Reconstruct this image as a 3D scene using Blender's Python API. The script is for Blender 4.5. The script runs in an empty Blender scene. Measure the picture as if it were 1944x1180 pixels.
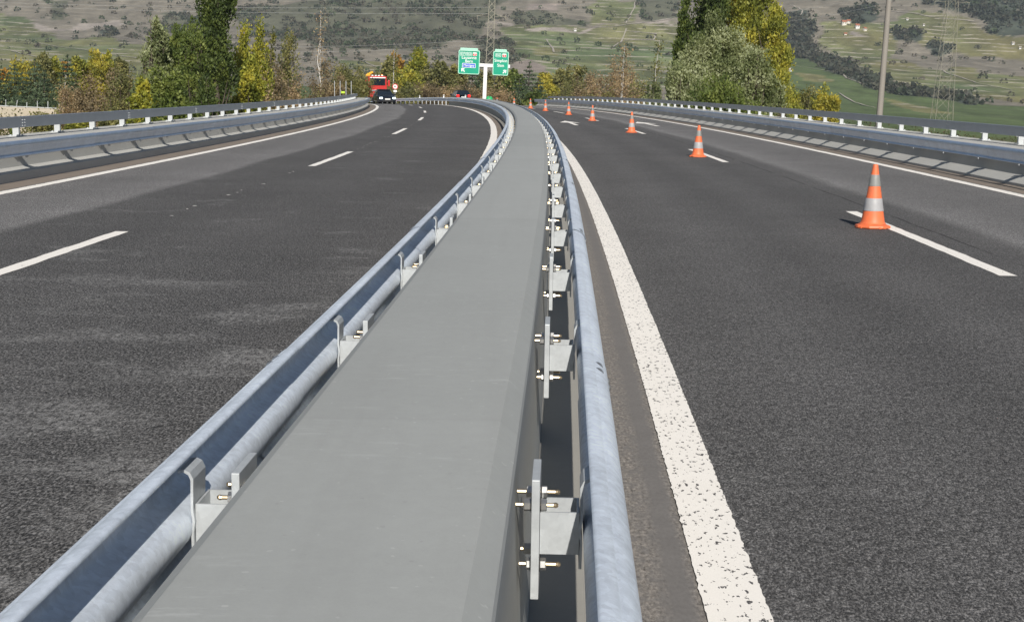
import bpy, bmesh, math, random
import numpy as np
from mathutils import Matrix, Vector

# ------------------------------------------------------------------ camera, light, exposure
T = math.radians(1.733)                      # crossfall of the carriageways in the bend
PITCH, ROLL, CAM_H, LENS = math.radians(8.94761), math.radians(0.76725), 1.594, 50.0
TILT = Matrix.Rotation(-T, 3, 'Y')
sc = bpy.context.scene
col = sc.collection
f_ = Vector((0, math.cos(PITCH), -math.sin(PITCH)))
u_ = Vector((0, math.sin(PITCH), math.cos(PITCH)))
r_ = Vector((1, 0, 0))
cam_up = TILT @ (u_ * math.cos(ROLL) - r_ * math.sin(ROLL))
cam_right = TILT @ (r_ * math.cos(ROLL) + u_ * math.sin(ROLL))
cam_fwd = TILT @ f_
CAM = TILT @ Vector((0, 0, CAM_H))
cd = bpy.data.cameras.new('camera')
cd.lens = LENS; cd.sensor_width = 36.0; cd.clip_start = 0.05; cd.clip_end = 8000
co = bpy.data.objects.new('camera', cd); col.objects.link(co)
co.matrix_world = Matrix(((cam_right.x, cam_up.x, -cam_fwd.x, CAM.x), (cam_right.y, cam_up.y, -cam_fwd.y, CAM.y),
                          (cam_right.z, cam_up.z, -cam_fwd.z, CAM.z), (0, 0, 0, 1)))
sc.camera = co
SUN_TO = Vector((0.14, -1.48, 1.0)).normalized()
w = bpy.data.worlds.new('World'); sc.world = w; w.use_nodes = True
nt = w.node_tree; bg = nt.nodes['Background']
sk = nt.nodes.new('ShaderNodeTexSky'); sk.sky_type = 'NISHITA'; sk.sun_disc = False
sk.sun_elevation = math.asin(SUN_TO.z); sk.sun_rotation = math.atan2(SUN_TO.x, SUN_TO.y)
sk.air_density = 1.0; sk.dust_density = 0.6; sk.altitude = 500
nt.links.new(sk.outputs[0], bg.inputs[0]); bg.inputs[1].default_value = 0.05
sl = bpy.data.lights.new('sun', 'SUN'); sl.energy = 5.0; sl.angle = math.radians(0.53); sl.color = (1.0, 0.95, 0.87)
so = bpy.data.objects.new('sun', sl); col.objects.link(so)
so.rotation_euler = SUN_TO.to_track_quat('Z', 'Y').to_euler()
vs = sc.view_settings
sc.display_settings.display_device = 'sRGB'
vs.view_transform = 'Standard'; vs.look = 'None'; vs.gamma = 1.0; vs.use_curve_mapping = False
vs.exposure = 0.16
sc.cycles.max_bounces = 6; sc.cycles.transparent_max_bounces = 8

# ------------------------------------------------------------------ helpers
def tag(o, label=None, cat=None, group=None, kind=None):
    if label: o['label'] = label
    if cat: o['category'] = cat
    if group: o['group'] = group
    if kind: o['kind'] = kind
    return o

def empty(name, mw=None):
    o = bpy.data.objects.new(name, None); col.objects.link(o)
    o.empty_display_size = 0.3
    if mw is not None: o.matrix_world = mw
    return o

def link(name, me, mat=None, parent=None, mw=None):
    """links mesh ME as one object; MW is its matrix in the parent's space (the world's without a parent)"""
    o = bpy.data.objects.new(name, me); col.objects.link(o)
    if parent is not None: o.parent = parent
    if mw is not None: o.matrix_basis = mw
    if mat is not None and len(me.materials) == 0:
        for m in (mat if isinstance(mat, (list, tuple)) else [mat]): me.materials.append(m)
    return o

def mesh_np(name, V, Fq, col4=None, uv=None, smooth=False, mi=None):
    V = np.asarray(V, np.float32); Fq = np.asarray(Fq, np.int32)
    me = bpy.data.meshes.new(name)
    n, k = Fq.shape
    me.vertices.add(len(V)); me.vertices.foreach_set('co', V.ravel())
    me.loops.add(n * k); me.loops.foreach_set('vertex_index', Fq.ravel())
    me.polygons.add(n); me.polygons.foreach_set('loop_start', np.arange(0, n * k, k, dtype=np.int32))
    me.polygons.foreach_set('loop_total', np.full(n, k, np.int32))
    if smooth: me.polygons.foreach_set('use_smooth', np.ones(n, bool))
    if mi is not None: me.polygons.foreach_set('material_index', np.asarray(mi, np.int32))
    if col4 is not None:
        a = me.attributes.new('Col', 'FLOAT_COLOR', 'POINT'); a.data.foreach_set('color', np.asarray(col4, np.float32).ravel())
    if uv is not None:
        l = me.uv_layers.new(name='UVMap'); l.data.foreach_set('uv', np.asarray(uv, np.float32)[Fq.ravel()].ravel())
    me.update(calc_edges=True)
    return me

class MB:
    """collects shapes of one part and links them as one mesh object"""
    def __init__(s): s.v = []; s.f = []; s.m = []; s.mi = 0
    def add(s, vs, fs):
        b = len(s.v); s.v += [tuple(v) for v in vs]; s.f += [tuple(i + b for i in f) for f in fs]; s.m += [s.mi] * len(fs)
    def box(s, x0, x1, y0, y1, z0, z1, M=None, bev=0.0):
        if bev:
            bm = bmesh.new(); bmesh.ops.create_cube(bm, size=1)
            for v in bm.verts: v.co = Vector(((x0 + x1) / 2 + v.co.x * (x1 - x0), (y0 + y1) / 2 + v.co.y * (y1 - y0), (z0 + z1) / 2 + v.co.z * (z1 - z0)))
            bmesh.ops.bevel(bm, geom=bm.edges[:], offset=bev, segments=2, affect='EDGES', profile=0.6)
            s.bm(bm, M); return
        vs = [Vector((x, y, z)) for z in (z0, z1) for y in (y0, y1) for x in (x0, x1)]
        if M is not None: vs = [M @ v for v in vs]
        s.add(vs, [(0, 2, 3, 1), (4, 5, 7, 6), (0, 1, 5, 4), (2, 6, 7, 3), (0, 4, 6, 2), (1, 3, 7, 5)])
    def bm(s, bm, M=None):
        bm.verts.index_update()
        s.add([(M @ v.co if M is not None else v.co) for v in bm.verts], [[v.index for v in f.verts] for f in bm.faces]); bm.free()
    def tube(s, path, radii, n=8, cap=True):
        path = [Vector(p) for p in path]; rings = []
        for i, p in enumerate(path):
            d = (path[min(i + 1, len(path) - 1)] - path[max(i - 1, 0)]).normalized()
            a = d.orthogonal().normalized()
            if i and abs(a.dot(pa)) < 0.99 or i: a = (pa - d * pa.dot(d)).normalized()
            pa = a; b = d.cross(a)
            r = radii[i] if isinstance(radii, (list, tuple)) else radii
            rings.append([p + a * r * math.cos(2 * math.pi * k / n) + b * r * math.sin(2 * math.pi * k / n) for k in range(n)])
        vs = [v for r in rings for v in r]; fs = []
        for i in range(len(rings) - 1):
            for k in range(n):
                fs.append((i * n + k, i * n + (k + 1) % n, (i + 1) * n + (k + 1) % n, (i + 1) * n + k))
        if cap: fs.append(tuple(range(n))[::-1]); fs.append(tuple((len(rings) - 1) * n + k for k in range(n)))
        s.add(vs, fs)
    def lathe(s, prof, n=24, M=None, ang0=0.0):
        vs = []; fs = []
        for (r, z) in prof:
            for k in range(n):
                a = ang0 + 2 * math.pi * k / n; v = Vector((r * math.cos(a), r * math.sin(a), z)); vs.append(M @ v if M is not None else v)
        for i in range(len(prof) - 1):
            for k in range(n): fs.append((i * n + k, i * n + (k + 1) % n, (i + 1) * n + (k + 1) % n, (i + 1) * n + k))
        if prof[0][0] > 1e-5: fs.append(tuple(range(n))[::-1])
        if prof[-1][0] > 1e-5: fs.append(tuple((len(prof) - 1) * n + k for k in range(n)))
        s.add(vs, fs)
    def prism(s, poly, axis, a, b):
        """polygon in the two other axes, extruded along AXIS from A to B"""
        def p(t, q):
            if axis == 'x': return (t, q[0], q[1])
            if axis == 'y': return (q[0], t, q[1])
            return (q[0], q[1], t)
        n = len(poly); vs = [p(a, q) for q in poly] + [p(b, q) for q in poly]
        s.add(vs, [tuple(range(n))[::-1], tuple(range(n, 2 * n))] + [(i, (i + 1) % n, n + (i + 1) % n, n + i) for i in range(n)])
    def mesh(s, name, mats, smooth=False):
        me = bpy.data.meshes.new(name); me.from_pydata(s.v, [], s.f)
        for m in (mats if isinstance(mats, (list, tuple)) else [mats]): me.materials.append(m)
        me.polygons.foreach_set('material_index', s.m)
        bm = bmesh.new(); bm.from_mesh(me); bmesh.ops.recalc_face_normals(bm, faces=bm.faces[:]); bm.to_mesh(me); bm.free()
        if smooth:
            me.polygons.foreach_set('use_smooth', [True] * len(me.polygons))
            me.set_sharp_from_angle(angle=math.radians(smooth if smooth > 1 else 35))
        me.update(); return me
    def build(s, name, mats, parent=None, mw=None, smooth=False):
        return link(name, s.mesh(name, mats, smooth), None, parent, mw)

# ------------------------------------------------------------------ node materials
class NT:
    def __init__(s, name):
        s.m = bpy.data.materials.new(name); s.m.use_nodes = True; s.t = s.m.node_tree
        s.b = s.t.nodes['Principled BSDF']; s.out = s.t.nodes['Material Output']
    def n(s, ty, **kw):
        x = s.t.nodes.new('ShaderNode' + ty)
        for k, v in kw.items(): setattr(x, k, v)
        return x
    def L(s, a, b): s.t.links.new(a, b)
    def put(s, sock, v):
        if isinstance(v, bpy.types.NodeSocket): s.L(v, sock)
        elif v is not None: sock.default_value = v
    def coord(s, which='Object', scale=None):
        o = s.n('TexCoord').outputs[which]
        if scale is None: return o
        m = s.n('Mapping'); m.inputs['Scale'].default_value = scale; s.L(o, m.inputs[0]); return m.outputs[0]
    def noise(s, vec, sc_, det=3, rough=.55, out='Fac'):
        x = s.n('TexNoise'); s.L(vec, x.inputs['Vector']); x.inputs['Scale'].default_value = sc_; x.inputs['Detail'].default_value = det; x.inputs['Roughness'].default_value = rough
        return x.outputs[out]
    def vor(s, vec, sc_, feature='F1', out='Distance'):
        x = s.n('TexVoronoi'); x.feature = feature; s.L(vec, x.inputs['Vector']); x.inputs['Scale'].default_value = sc_; return x.outputs[out]
    def ramp(s, fac, stops, interp='LINEAR'):
        x = s.n('ValToRGB'); x.color_ramp.interpolation = interp; s.put(x.inputs[0], fac)
        e = x.color_ramp.elements
        while len(e) < len(stops): e.new(0.5)
        for i, (p, c) in enumerate(stops):
            e[i].position = p; c = (c, c, c) if isinstance(c, (int, float)) else c; e[i].color = (*c[:3], 1)
        return x.outputs[0]
    def math(s, op, a, b=None, c=None):
        x = s.n('Math', operation=op); s.put(x.inputs[0], a)
        if b is not None: s.put(x.inputs[1], b)
        if c is not None: s.put(x.inputs[2], c)
        return x.outputs[0]
    def mix(s, fac, a, b, mode='MIX'):
        x = s.n('Mix', data_type='RGBA', blend_type=mode); s.put(x.inputs[0], fac)
        for i, v in ((6, a), (7, b)):
            if isinstance(v, (int, float)): v = (v, v, v, 1)
            elif isinstance(v, tuple) and len(v) == 3: v = (*v, 1)
            s.put(x.inputs[i], v)
        return x.outputs[2]
    def bump(s, h, strength=.3, dist=.01):
        x = s.n('Bump'); x.inputs['Strength'].default_value = strength; x.inputs['Distance'].default_value = dist; s.L(h, x.inputs['Height'])
        s.L(x.outputs[0], s.b.inputs['Normal'])
    def base(s, c, rough=.6, metal=0.0, spec=.5):
        if isinstance(c, tuple) and len(c) == 3: c = (*c, 1)
        s.put(s.b.inputs['Base Color'], c); s.put(s.b.inputs['Roughness'], rough); s.put(s.b.inputs['Metallic'], metal)
        s.b.inputs['Specular IOR Level'].default_value = spec
        return s.m

def plain(name, c, rough=.5, metal=0.0, var=.12, scale=6.0, spec=.5):
    k = NT(name); v = k.coord('Object')
    n1 = k.noise(v, scale, 5); n2 = k.noise(v, scale * 9, 3)
    f = k.math('MULTIPLY_ADD', n1, 2 * var, 1 - var); f = k.math('MULTIPLY', f, k.math('MULTIPLY_ADD', n2, var, 1 - var / 2))
    x = k.n('Mix', data_type='RGBA', blend_type='MULTIPLY'); x.inputs[0].default_value = 1; x.inputs[6].default_value = (*c, 1); k.L(f, x.inputs[7])
    return k.base(x.outputs[2], k.math('MULTIPLY_ADD', n1, .15, rough - .07), metal, spec)

def asphalt(name, left):
    k = NT(name); uv = k.n('UVMap').outputs[0]
    sx = k.n('SeparateXYZ'); k.L(uv, sx.inputs[0]); u = sx.outputs[0]
    gv = k.coord('UV', (1, .42, 1)); grit = k.ramp(k.noise(gv, 95 if left else 120, 2, .6), [(.40, 0.0), (.62, 1.0)]); grit2 = k.ramp(k.noise(gv, 38, 3, .65), [(.36, 0.0), (.64, 1.0)])
    st = k.vor(gv, 95, out='Color'); stv = k.n('SeparateColor'); k.L(st, stv.inputs[0])
    big = k.noise(uv, .35, 4, .6); mid = k.noise(uv, 2.2, 4, .6)
    # lanes: wheel tracks and resurfaced strips run along the road (u is the distance across it)
    wob = k.math('MULTIPLY_ADD', k.noise(k.coord('UV', (.05, .12, 1)), 1.0, 2), .5, -.25)
    uu = k.math('ADD', u, wob)
    if left:
        fac = k.math('MULTIPLY_ADD', uu, 1 / 9.0, 1.0)          # -9 .. 0
        lane = k.ramp(fac, [(0.0, .105), (.10, .118), (.14, .108), (.20, .100), (.28, .112), (.330, .122), (.352, .060), (.50, .055), (.60, .062), (.72, .056), (.85, .062), (.93, .072)])
    else:
        fac = k.math('MULTIPLY', uu, 1 / 9.0)                   # 0 .. 9
        lane = k.ramp(fac, [(.05, .078), (.10, .066), (.17, .074), (.26, .060), (.33, .072), (.40, .060), (.47, .068), (.525, .074), (.555, .135), (.595, .118), (.66, .102), (.74, .098), (.80, .110), (.86, .118)])
    f = (k.math('MULTIPLY_ADD', grit, 1.75, .30) if left else k.math('MULTIPLY_ADD', grit, 1.05, .60))
    f = k.math('MULTIPLY', f, k.math('MULTIPLY_ADD', grit2, .55, .76))
    f = k.math('MULTIPLY', f, k.math('MULTIPLY_ADD', stv.outputs[0], .8, .62))
    f = k.math('MULTIPLY', f, k.math('MULTIPLY_ADD', big, .7, .82))
    f = k.math('MULTIPLY', f, k.math('MULTIPLY_ADD', mid, .26, .87))
    c = k.mix(1.0, lane, f, 'MULTIPLY')
    c = k.mix(1.0, c, (1.13, 1.10, 1.09), 'MULTIPLY')
    # pale chips in the stone
    chip = k.ramp(k.noise(gv, 70, 1), [(.64, 0.0), (.70, 1.0)])
    c = k.mix(k.math('MULTIPLY', chip, .7), c, (.25, .242, .235))
    # chalky scuffs left by the resurfacing plant
    sc1 = k.noise(k.coord('UV', (.8, 1.0, 1)), 1.0, 5, .68)
    sc2 = k.noise(gv, 30, 4, .75)
    lo = .50 if left else .62
    nearv = k.ramp(k.math('MULTIPLY', sx.outputs[1], .04), [(.16, .19), (.34, .10), (.60, .03), (.9, 0.0)]); sc1 = k.math('SUBTRACT', k.math('ADD', sc1, nearv), .10)
    scuff = k.math('MULTIPLY', k.ramp(sc1, [(lo, 0.0), (lo + .12, 1.0)]), k.ramp(sc2, [(.42, 0.0), (.68, 1.0)]))
    c = k.mix(k.math('MULTIPLY', scuff, .72 if left else .3), c, (.36, .355, .35))
    if not left:   # the tarred joint beside the lane line
        jn = k.math('ABSOLUTE', k.math('SUBTRACT', k.math('ADD', u, k.math('MULTIPLY_ADD', k.noise(k.coord('UV', (0, .9, 1)), 1.0, 5), .10, -.05)), 4.36))
        jm = k.math('MULTIPLY', k.ramp(jn, [(.006, 1.0), (.022, 0.0)]), k.ramp(k.noise(k.coord('UV', (0, .6, 1)), 1.0, 3), [(.42, .15), (.5, .9)]))
        c = k.mix(jm, c, (.025, .024, .024))
    h = k.math('ADD', grit, k.math('MULTIPLY', grit2, .6))
    k.bump(h, .7, .006)
    return k.base(c, .85, 0, .3)

def gutter_mat(name, c1, c2):
    k = NT(name); uv = k.n('UVMap').outputs[0]
    sx = k.n('SeparateXYZ'); k.L(uv, sx.inputs[0]); u = sx.outputs[0]
    g2 = k.coord('UV', (1, .5, 1)); n1 = k.noise(g2, 70, 3, .7); n2 = k.noise(uv, 5, 4); n3 = k.noise(g2, 22, 4, .75)
    wob = k.math('MULTIPLY_ADD', k.noise(k.coord('UV', (0, 3.0, 1)), 1.0, 4), .06, -.03)
    uu = k.math('ADD', u, wob)
    band = k.ramp(k.math('MULTIPLY_ADD', uu, 3.0, -.39), [(.50, 1.0), (.64, 0.5), (.70, 0.0), (.86, 0.0), (.93, .9)])   # smooth mastic between two gravelly edges
    grav = k.mix(k.ramp(n1, [(.3, 0.0), (.7, 1.0)]), tuple(x * .30 for x in c1), tuple(x * 1.6 for x in c1))
    smooth_ = k.mix(n1, k.mix(n2, tuple(x * .6 for x in c2), tuple(x * .85 for x in c2)), k.mix(n2, tuple(x * 1.1 for x in c2), tuple(x * 1.4 for x in c2)))
    rough_m = k.math('MULTIPLY', k.ramp(n3, [(.38, 0.15), (.58, 1.0)]), band)
    c = k.mix(rough_m, smooth_, grav)
    k.bump(k.math('MULTIPLY', n1, band), .6, .006)
    return k.base(c, .9, 0, .2)

def paint(name, worn):
    k = NT(name); uv = k.n('UVMap').outputs[0]
    n1 = k.noise(k.coord('UV', (1, .55, 1)), 44, 3, .6); n2 = k.noise(uv, 3.5, 3); n3 = k.noise(uv, 140, 2)
    pits = k.ramp(k.math('ADD', n1, k.math('MULTIPLY_ADD', n2, .16, -.08)), [(.630 - worn, 0.0), (.650 - worn, 1.0)])
    w_ = k.mix(n3, (.80, .76, .71), (.92, .89, .84))
    w_ = k.mix(k.math('MULTIPLY', n2, .25), w_, (.62, .58, .52))
    c = k.mix(pits, w_, (.09, .085, .085))
    k.bump(n3, .35, .003)
    return k.base(c, .75, 0, .3)

def zinc(name, tone, rough, var=.22, metal=.75, seg=.12):
    k = NT(name); v = k.coord('Object')
    sp = k.vor(v, 55, out='Color'); s1 = k.n('SeparateColor'); k.L(sp, s1.inputs[0])
    n1 = k.noise(v, 2.5, 5, .6); n2 = k.noise(v, 30, 6, .75)
    a = k.n('Attribute', attribute_name='Col'); sepa = k.n('SeparateColor'); k.L(a.outputs['Color'], sepa.inputs[0])
    f = k.math('MULTIPLY_ADD', s1.outputs[0], var * .5, 1 - var * .25)
    f = k.math('MULTIPLY', f, k.math('MULTIPLY_ADD', n1, 2 * var, 1 - var))
    f = k.math('MULTIPLY', f, k.math('MULTIPLY_ADD', n2, 1.6 * var, 1 - .8 * var))
    f = k.math('MULTIPLY', f, k.math('MULTIPLY_ADD', sepa.outputs[0], seg, 1 - seg / 2))
    c = k.mix(1.0, tone, f, 'MULTIPLY')
    r = k.math('MULTIPLY_ADD', n2, .25, rough - .12)
    k.bump(k.math('ADD', n2, k.math('MULTIPLY', s1.outputs[1], .15)), .12, .004)
    return k.base(c, r, metal, .5)

def concrete(name, c, marks=.0, stain=.15):
    k = NT(name); v = k.coord('Object')
    n1 = k.noise(v, 1.3, 6, .6); n2 = k.noise(v, 22, 5, .65); n3 = k.noise(v, 160, 2)
    f = k.math('MULTIPLY_ADD', n1, 2 * stain, 1 - stain)
    f = k.math('MULTIPLY', f, k.math('MULTIPLY_ADD', n2, .14, .93)); f = k.math('MULTIPLY', f, k.math('MULTIPLY_ADD', n3, .10, .95))
    cc = k.mix(1.0, c, f, 'MULTIPLY')
    if marks:
        sy = k.n('SeparateXYZ'); k.L(v, sy.inputs[0]); yy = k.math('MULTIPLY_ADD', sy.outputs[1], .171, .37)
        cell = k.n('TexWhiteNoise', noise_dimensions='1D'); k.L(k.math('FLOOR', yy), cell.inputs['W'])
        cc = k.mix(1.0, cc, k.math('MULTIPLY_ADD', cell.outputs[0], .07, .965), 'MULTIPLY')
        jd = k.math('ABSOLUTE', k.math('SUBTRACT', k.math('FRACT', yy), .5)); jl = k.ramp(jd, [(.4990, 0.0), (.4996, .10)])
        cc = k.mix(jl, cc, (.20, .20, .195))
        rn = k.noise(k.coord('Object', (9, .5, 1)), 1.0, 4, .6); cc = k.mix(k.math('MULTIPLY', k.ramp(rn, [(.50, 0.0), (.70, 1.0)]), .16), cc, (.25, .252, .246))
        m1 = k.noise(k.coord('Object', (3.2, 14, 3)), 1.4, 5, .75); m2 = k.noise(v, 1.1, 3)
        mk = k.math('MULTIPLY', k.ramp(m1, [(.57, 0.0), (.66, 1.0)]), k.ramp(m2, [(.47, 0.0), (.60, 1.0)]))
        cc = k.mix(k.math('MULTIPLY', mk, marks), cc, (.52, .53, .53))
        d1 = k.ramp(k.noise(v, 34, 1), [(.75, 0.0), (.78, 1.0)]); d2 = k.ramp(k.noise(v, 41, 1), [(.73, 0.0), (.77, 1.0)]); cc = k.mix(k.math('MULTIPLY', d2, .28), cc, (.55, .55, .54)); cc = k.mix(k.math('MULTIPLY', d1, .3), cc, (.22, .22, .215))
    k.bump(n2, .10, .004)
    return k.base(cc, .7, 0, .35)

def leaf_mat(name, trans=.42):
    k = NT(name)
    a = k.n('Attribute', attribute_name='Col').outputs['Color']
    k.base(a, .55, 0, .35)
    tr = k.n('BsdfTranslucent'); k.L(k.mix(1.0, a, (1.25, 1.2, .6), 'MULTIPLY'), tr.inputs[0])
    mx = k.n('MixShader'); mx.inputs[0].default_value = trans
    k.L(k.b.outputs[0], mx.inputs[1]); k.L(tr.outputs[0], mx.inputs[2]); k.L(mx.outputs[0], k.out.inputs[0])
    return k.m

def bark_mat(name, c1, c2, sc_=6):
    k = NT(name); v = k.coord('Object', (1, 1, .35)); n1 = k.noise(v, sc_, 5, .7)
    c = k.ramp(n1, [(.35, c1), (.65, c2)]); k.bump(n1, .5, .03); return k.base(c, .85, 0, .2)

M = {}
M['asphalt_r'] = asphalt('asphalt_right', False); M['asphalt_l'] = asphalt('asphalt_left', True)
M['gutter'] = gutter_mat('gutter', (.225, .205, .185), (.165, .156, .150))
M['verge'] = plain('brown_verge', (.20, .165, .135), .9, 0, .25, 3)
M['paint'] = paint('line_paint_speckled', .03); M['paint2'] = paint('line_paint', -.03)
M['wall'] = concrete('median_coating', (.322, .332, .325), .28, .07)
M['deck'] = concrete('deck_concrete', (.30, .29, .265), 0, .10)
M['parapet'] = concrete('parapet_concrete', (.45, .445, .42), 0, .10)
M['rail'] = zinc('galvanised_rail', (.80, .865, .95), .46, .30, .42, .05)
M['edge_rail'] = zinc('galvanised_edge_rail', (.52, .60, .72), .38, .22, .80, .12)
M['zinc'] = zinc('galvanised_plate', (.50, .525, .54), .45, .20, .30)
M['beam'] = zinc('handrail_zinc', (.44, .465, .51), .42, .12, .75)
M['post'] = plain('post_zinc', (.48, .50, .51), .5, .2, .08, 5)
M['brass'] = plain('passivated_steel', (.52, .42, .28), .36, .9, .12, 60)
M['nut'] = plain('bright_steel', (.60, .59, .57), .34, .9, .10, 60)
M['hole'] = plain('dark_hole', (.03, .03, .032), .8, 0, .1, 20)
M['white'] = plain('white_paint', (.78, .78, .77), .45, 0, .05, 3)
M['black'] = plain('black_rubber', (.018, .018, .019), .7, 0, .15, 8)
M['leaf'] = leaf_mat('leaves'); M['needle'] = leaf_mat('needles', .12)
M['bark'] = bark_mat('bark', (.05, .04, .032), (.12, .10, .08)); M['birch'] = bark_mat('birch_bark', (.42, .40, .37), (.62, .60, .56), 3)
M['twig'] = bark_mat('twig_bark', (.13, .10, .075), (.24, .19, .15), 9)
M['rock'] = concrete('pale_stone', (.42, .38, .32), 0, .25)

# ------------------------------------------------------------------ the line of the motorway: s along it, o across it (right +), h above it
SS = np.arange(-8, 340.01, 0.5)
_hd = 0.038637 - 0.000907 * SS - 0.000003 * SS * SS
_x = np.concatenate([[0], np.cumsum(np.sin(_hd[:-1] + np.diff(_hd) / 2) * .5)]); _y = np.concatenate([[0], np.cumsum(np.cos(_hd[:-1] + np.diff(_hd) / 2) * .5)])
_x -= np.interp(0, SS, _x); _y -= np.interp(0, SS, _y)
def zcrest(s): return -9e-5 * np.maximum(0, np.asarray(s, float) - 90) ** 2
CT, ST = math.cos(T), math.sin(T)
def P(s, o, h=0.0):
    s = np.asarray(s, float); o = np.asarray(o, float); h = np.asarray(h, float)
    a = np.interp(s, SS, _hd); X = np.interp(s, SS, _x) + o * np.cos(a); Y = np.interp(s, SS, _y) - o * np.sin(a); Z = h + zcrest(s)
    X, Y, Z = np.broadcast_arrays(X, Y, Z)
    return np.stack([X * CT - Z * ST, Y, X * ST + Z * CT], -1)
def frame(s, o=0.0, h=0.0):
    a = float(np.interp(s, SS, _hd)); L = TILT @ Vector((math.cos(a), -math.sin(a), 0)); Tn = TILT @ Vector((math.sin(a), math.cos(a), 0)); N = TILT @ Vector((0, 0, 1))
    p = P(s, o, h)
    return Matrix(((L.x, Tn.x, N.x, p[0]), (L.y, Tn.y, N.y, p[1]), (L.z, Tn.z, N.z, p[2]), (0, 0, 0, 1)))
def srange(a, b, fine=.5): return np.unique(np.concatenate([np.arange(a, b, fine), [b]]))
def grid_faces(n, m, closed=False):
    i = np.arange(n - 1)[:, None]; mm = m if closed else m - 1; j = np.arange(mm)[None, :]; j2 = (j + 1) % m
    return np.stack([i * m + j, i * m + j2, (i + 1) * m + j2, (i + 1) * m + j], -1).reshape(-1, 4)
def sheet(name, s, os_, h, mat, kind='structure', parent=None):
    """flat strip laid across the road; its UV is (distance across, distance along) in metres"""
    os_ = np.asarray(os_, float)
    S_, O_ = np.meshgrid(s, os_, indexing='ij'); V = P(S_, O_, h).reshape(-1, 3)
    uv = np.stack([O_, S_], -1).reshape(-1, 2)
    fc = grid_faces(len(s), len(os_))[:, ::-1]
    return tag(link(name, mesh_np(name, V, fc, uv=uv), mat, parent), kind=kind)
def sweep(name, prof, s, mat, parent=None, closed=True, smooth=False, caps=True, tone=None):
    prof = np.asarray(prof, float); m = len(prof)
    V = P(np.repeat(s, m).reshape(len(s), m), prof[None, :, 0], prof[None, :, 1]).reshape(-1, 3)
    fc = [tuple(f) for f in grid_faces(len(s), m, closed)]
    if closed and caps: fc += [tuple(range(m)), tuple((len(s) - 1) * m + k for k in range(m))[::-1]]
    mb = MB(); mb.add(V, fc)
    return mb.build(name, mat, parent, smooth=smooth)

def sm(a, b, x):
    t = np.clip((np.asarray(x, float) - a) / (b - a), 0, 1); return t * t * (3 - 2 * t)
def hash2(i, j, seed):
    n = (i * 374761393 + j * 668265263 + seed * 974634541) & 0xffffffff
    n = ((n ^ (n >> 13)) * 1274126177) & 0xffffffff
    return ((n ^ (n >> 16)) & 0xffff) / 65535.0
def vnoise(x, y, seed=0):
    x = np.asarray(x, float); y = np.asarray(y, float)
    xi = np.floor(x).astype(np.int64); yi = np.floor(y).astype(np.int64); fx = x - xi; fy = y - yi
    fx = fx * fx * (3 - 2 * fx); fy = fy * fy * (3 - 2 * fy)
    a = hash2(xi, yi, seed); b = hash2(xi + 1, yi, seed); c = hash2(xi, yi + 1, seed); d = hash2(xi + 1, yi + 1, seed)
    return (a * (1 - fx) + b * fx) * (1 - fy) + (c * (1 - fx) + d * fx) * fy
def fbm(x, y, seed=0, o=4):
    s = 0; a = .5; t = 0
    for k in range(o):
        s = s + a * vnoise(x * 2 ** k, y * 2 ** k, seed + k * 17); t += a; a *= .5
    return s / t

# ------------------------------------------------------------------ terrain
def hill(X, Y):
    yf = 960 - .10 * X + 70 * (vnoise(X / 260., Y * 0, 5) - .5) + np.where(X < 0, -.12 * X, 0)
    t = np.maximum(Y - yf, 0)
    z = .035 * t + .075 * np.maximum(t - 260, 0) + .17 * np.maximum(t - 800, 0)
    z = z + 70 * np.exp(-((X - 760 - .1 * (Y - 2000)) / 170.) ** 2) * sm(1500, 2300, Y)
    amp = sm(150, 900, t)
    return z + amp * (34 * (fbm(X / 330., Y / 420., 11, 3) - .5) + 10 * (fbm(X / 70., Y / 110., 23, 3) - .5))
_cs = np.arange(60, 340, 4.0); _cp = P(_cs, 0.0, 0.0)
def ground(X, Y):
    X = np.asarray(X, float); Y = np.asarray(Y, float); sh = np.broadcast(X, Y).shape
    X = np.broadcast_to(X, sh).ravel(); Y = np.broadcast_to(Y, sh).ravel()
    z = -7.6 + 3.2 * sm(150, 270, Y) * sm(-240, -140, X) * (1 - sm(60, 130, X)) * (1 - sm(330, 470, Y)) - .4 * (1 - sm(0, 60, np.abs(X)))
    z = z + .9 * (fbm(X / 40., Y / 40., 3, 3) - .5) + hill(X, Y) - .4 * sm(500, 800, Y)
    near = (Y > 60) & (Y < 345) & (np.abs(X) < 130)
    if near.any():
        xn, yn = X[near], Y[near]
        d2 = (xn[:, None] - _cp[None, :, 0]) ** 2 + (yn[:, None] - _cp[None, :, 1]) ** 2
        i = d2.argmin(1); dist = np.sqrt(d2[np.arange(len(i)), i]); side = np.sign(xn - _cp[i, 0])
        rz = _cp[i, 2] + side * dist * ST - .30
        wgt = sm(133, 150, _cs[i]) * (1 - sm(13, 34, dist))
        z[near] = z[near] * (1 - wgt) + rz * wgt
    return z.reshape(sh)
def ray_dir(px, py):
    """direction of sight for a point of the 1944 px wide frame, per metre of distance ahead"""
    d = cam_fwd + cam_right * ((px - 972) / 2700.) - cam_up * ((py - 590) / 2700.)
    return d / d.y
def at(px, d, py=170):
    """the place on the ground that lies D metres ahead in the direction of PX"""
    r = ray_dir(px, py); X = CAM.x + r.x * d; Y = d
    return Vector((X, Y, float(ground(X, Y))))
def z_at(px, py, d): return CAM.z + ray_dir(px, py).z * d

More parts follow.
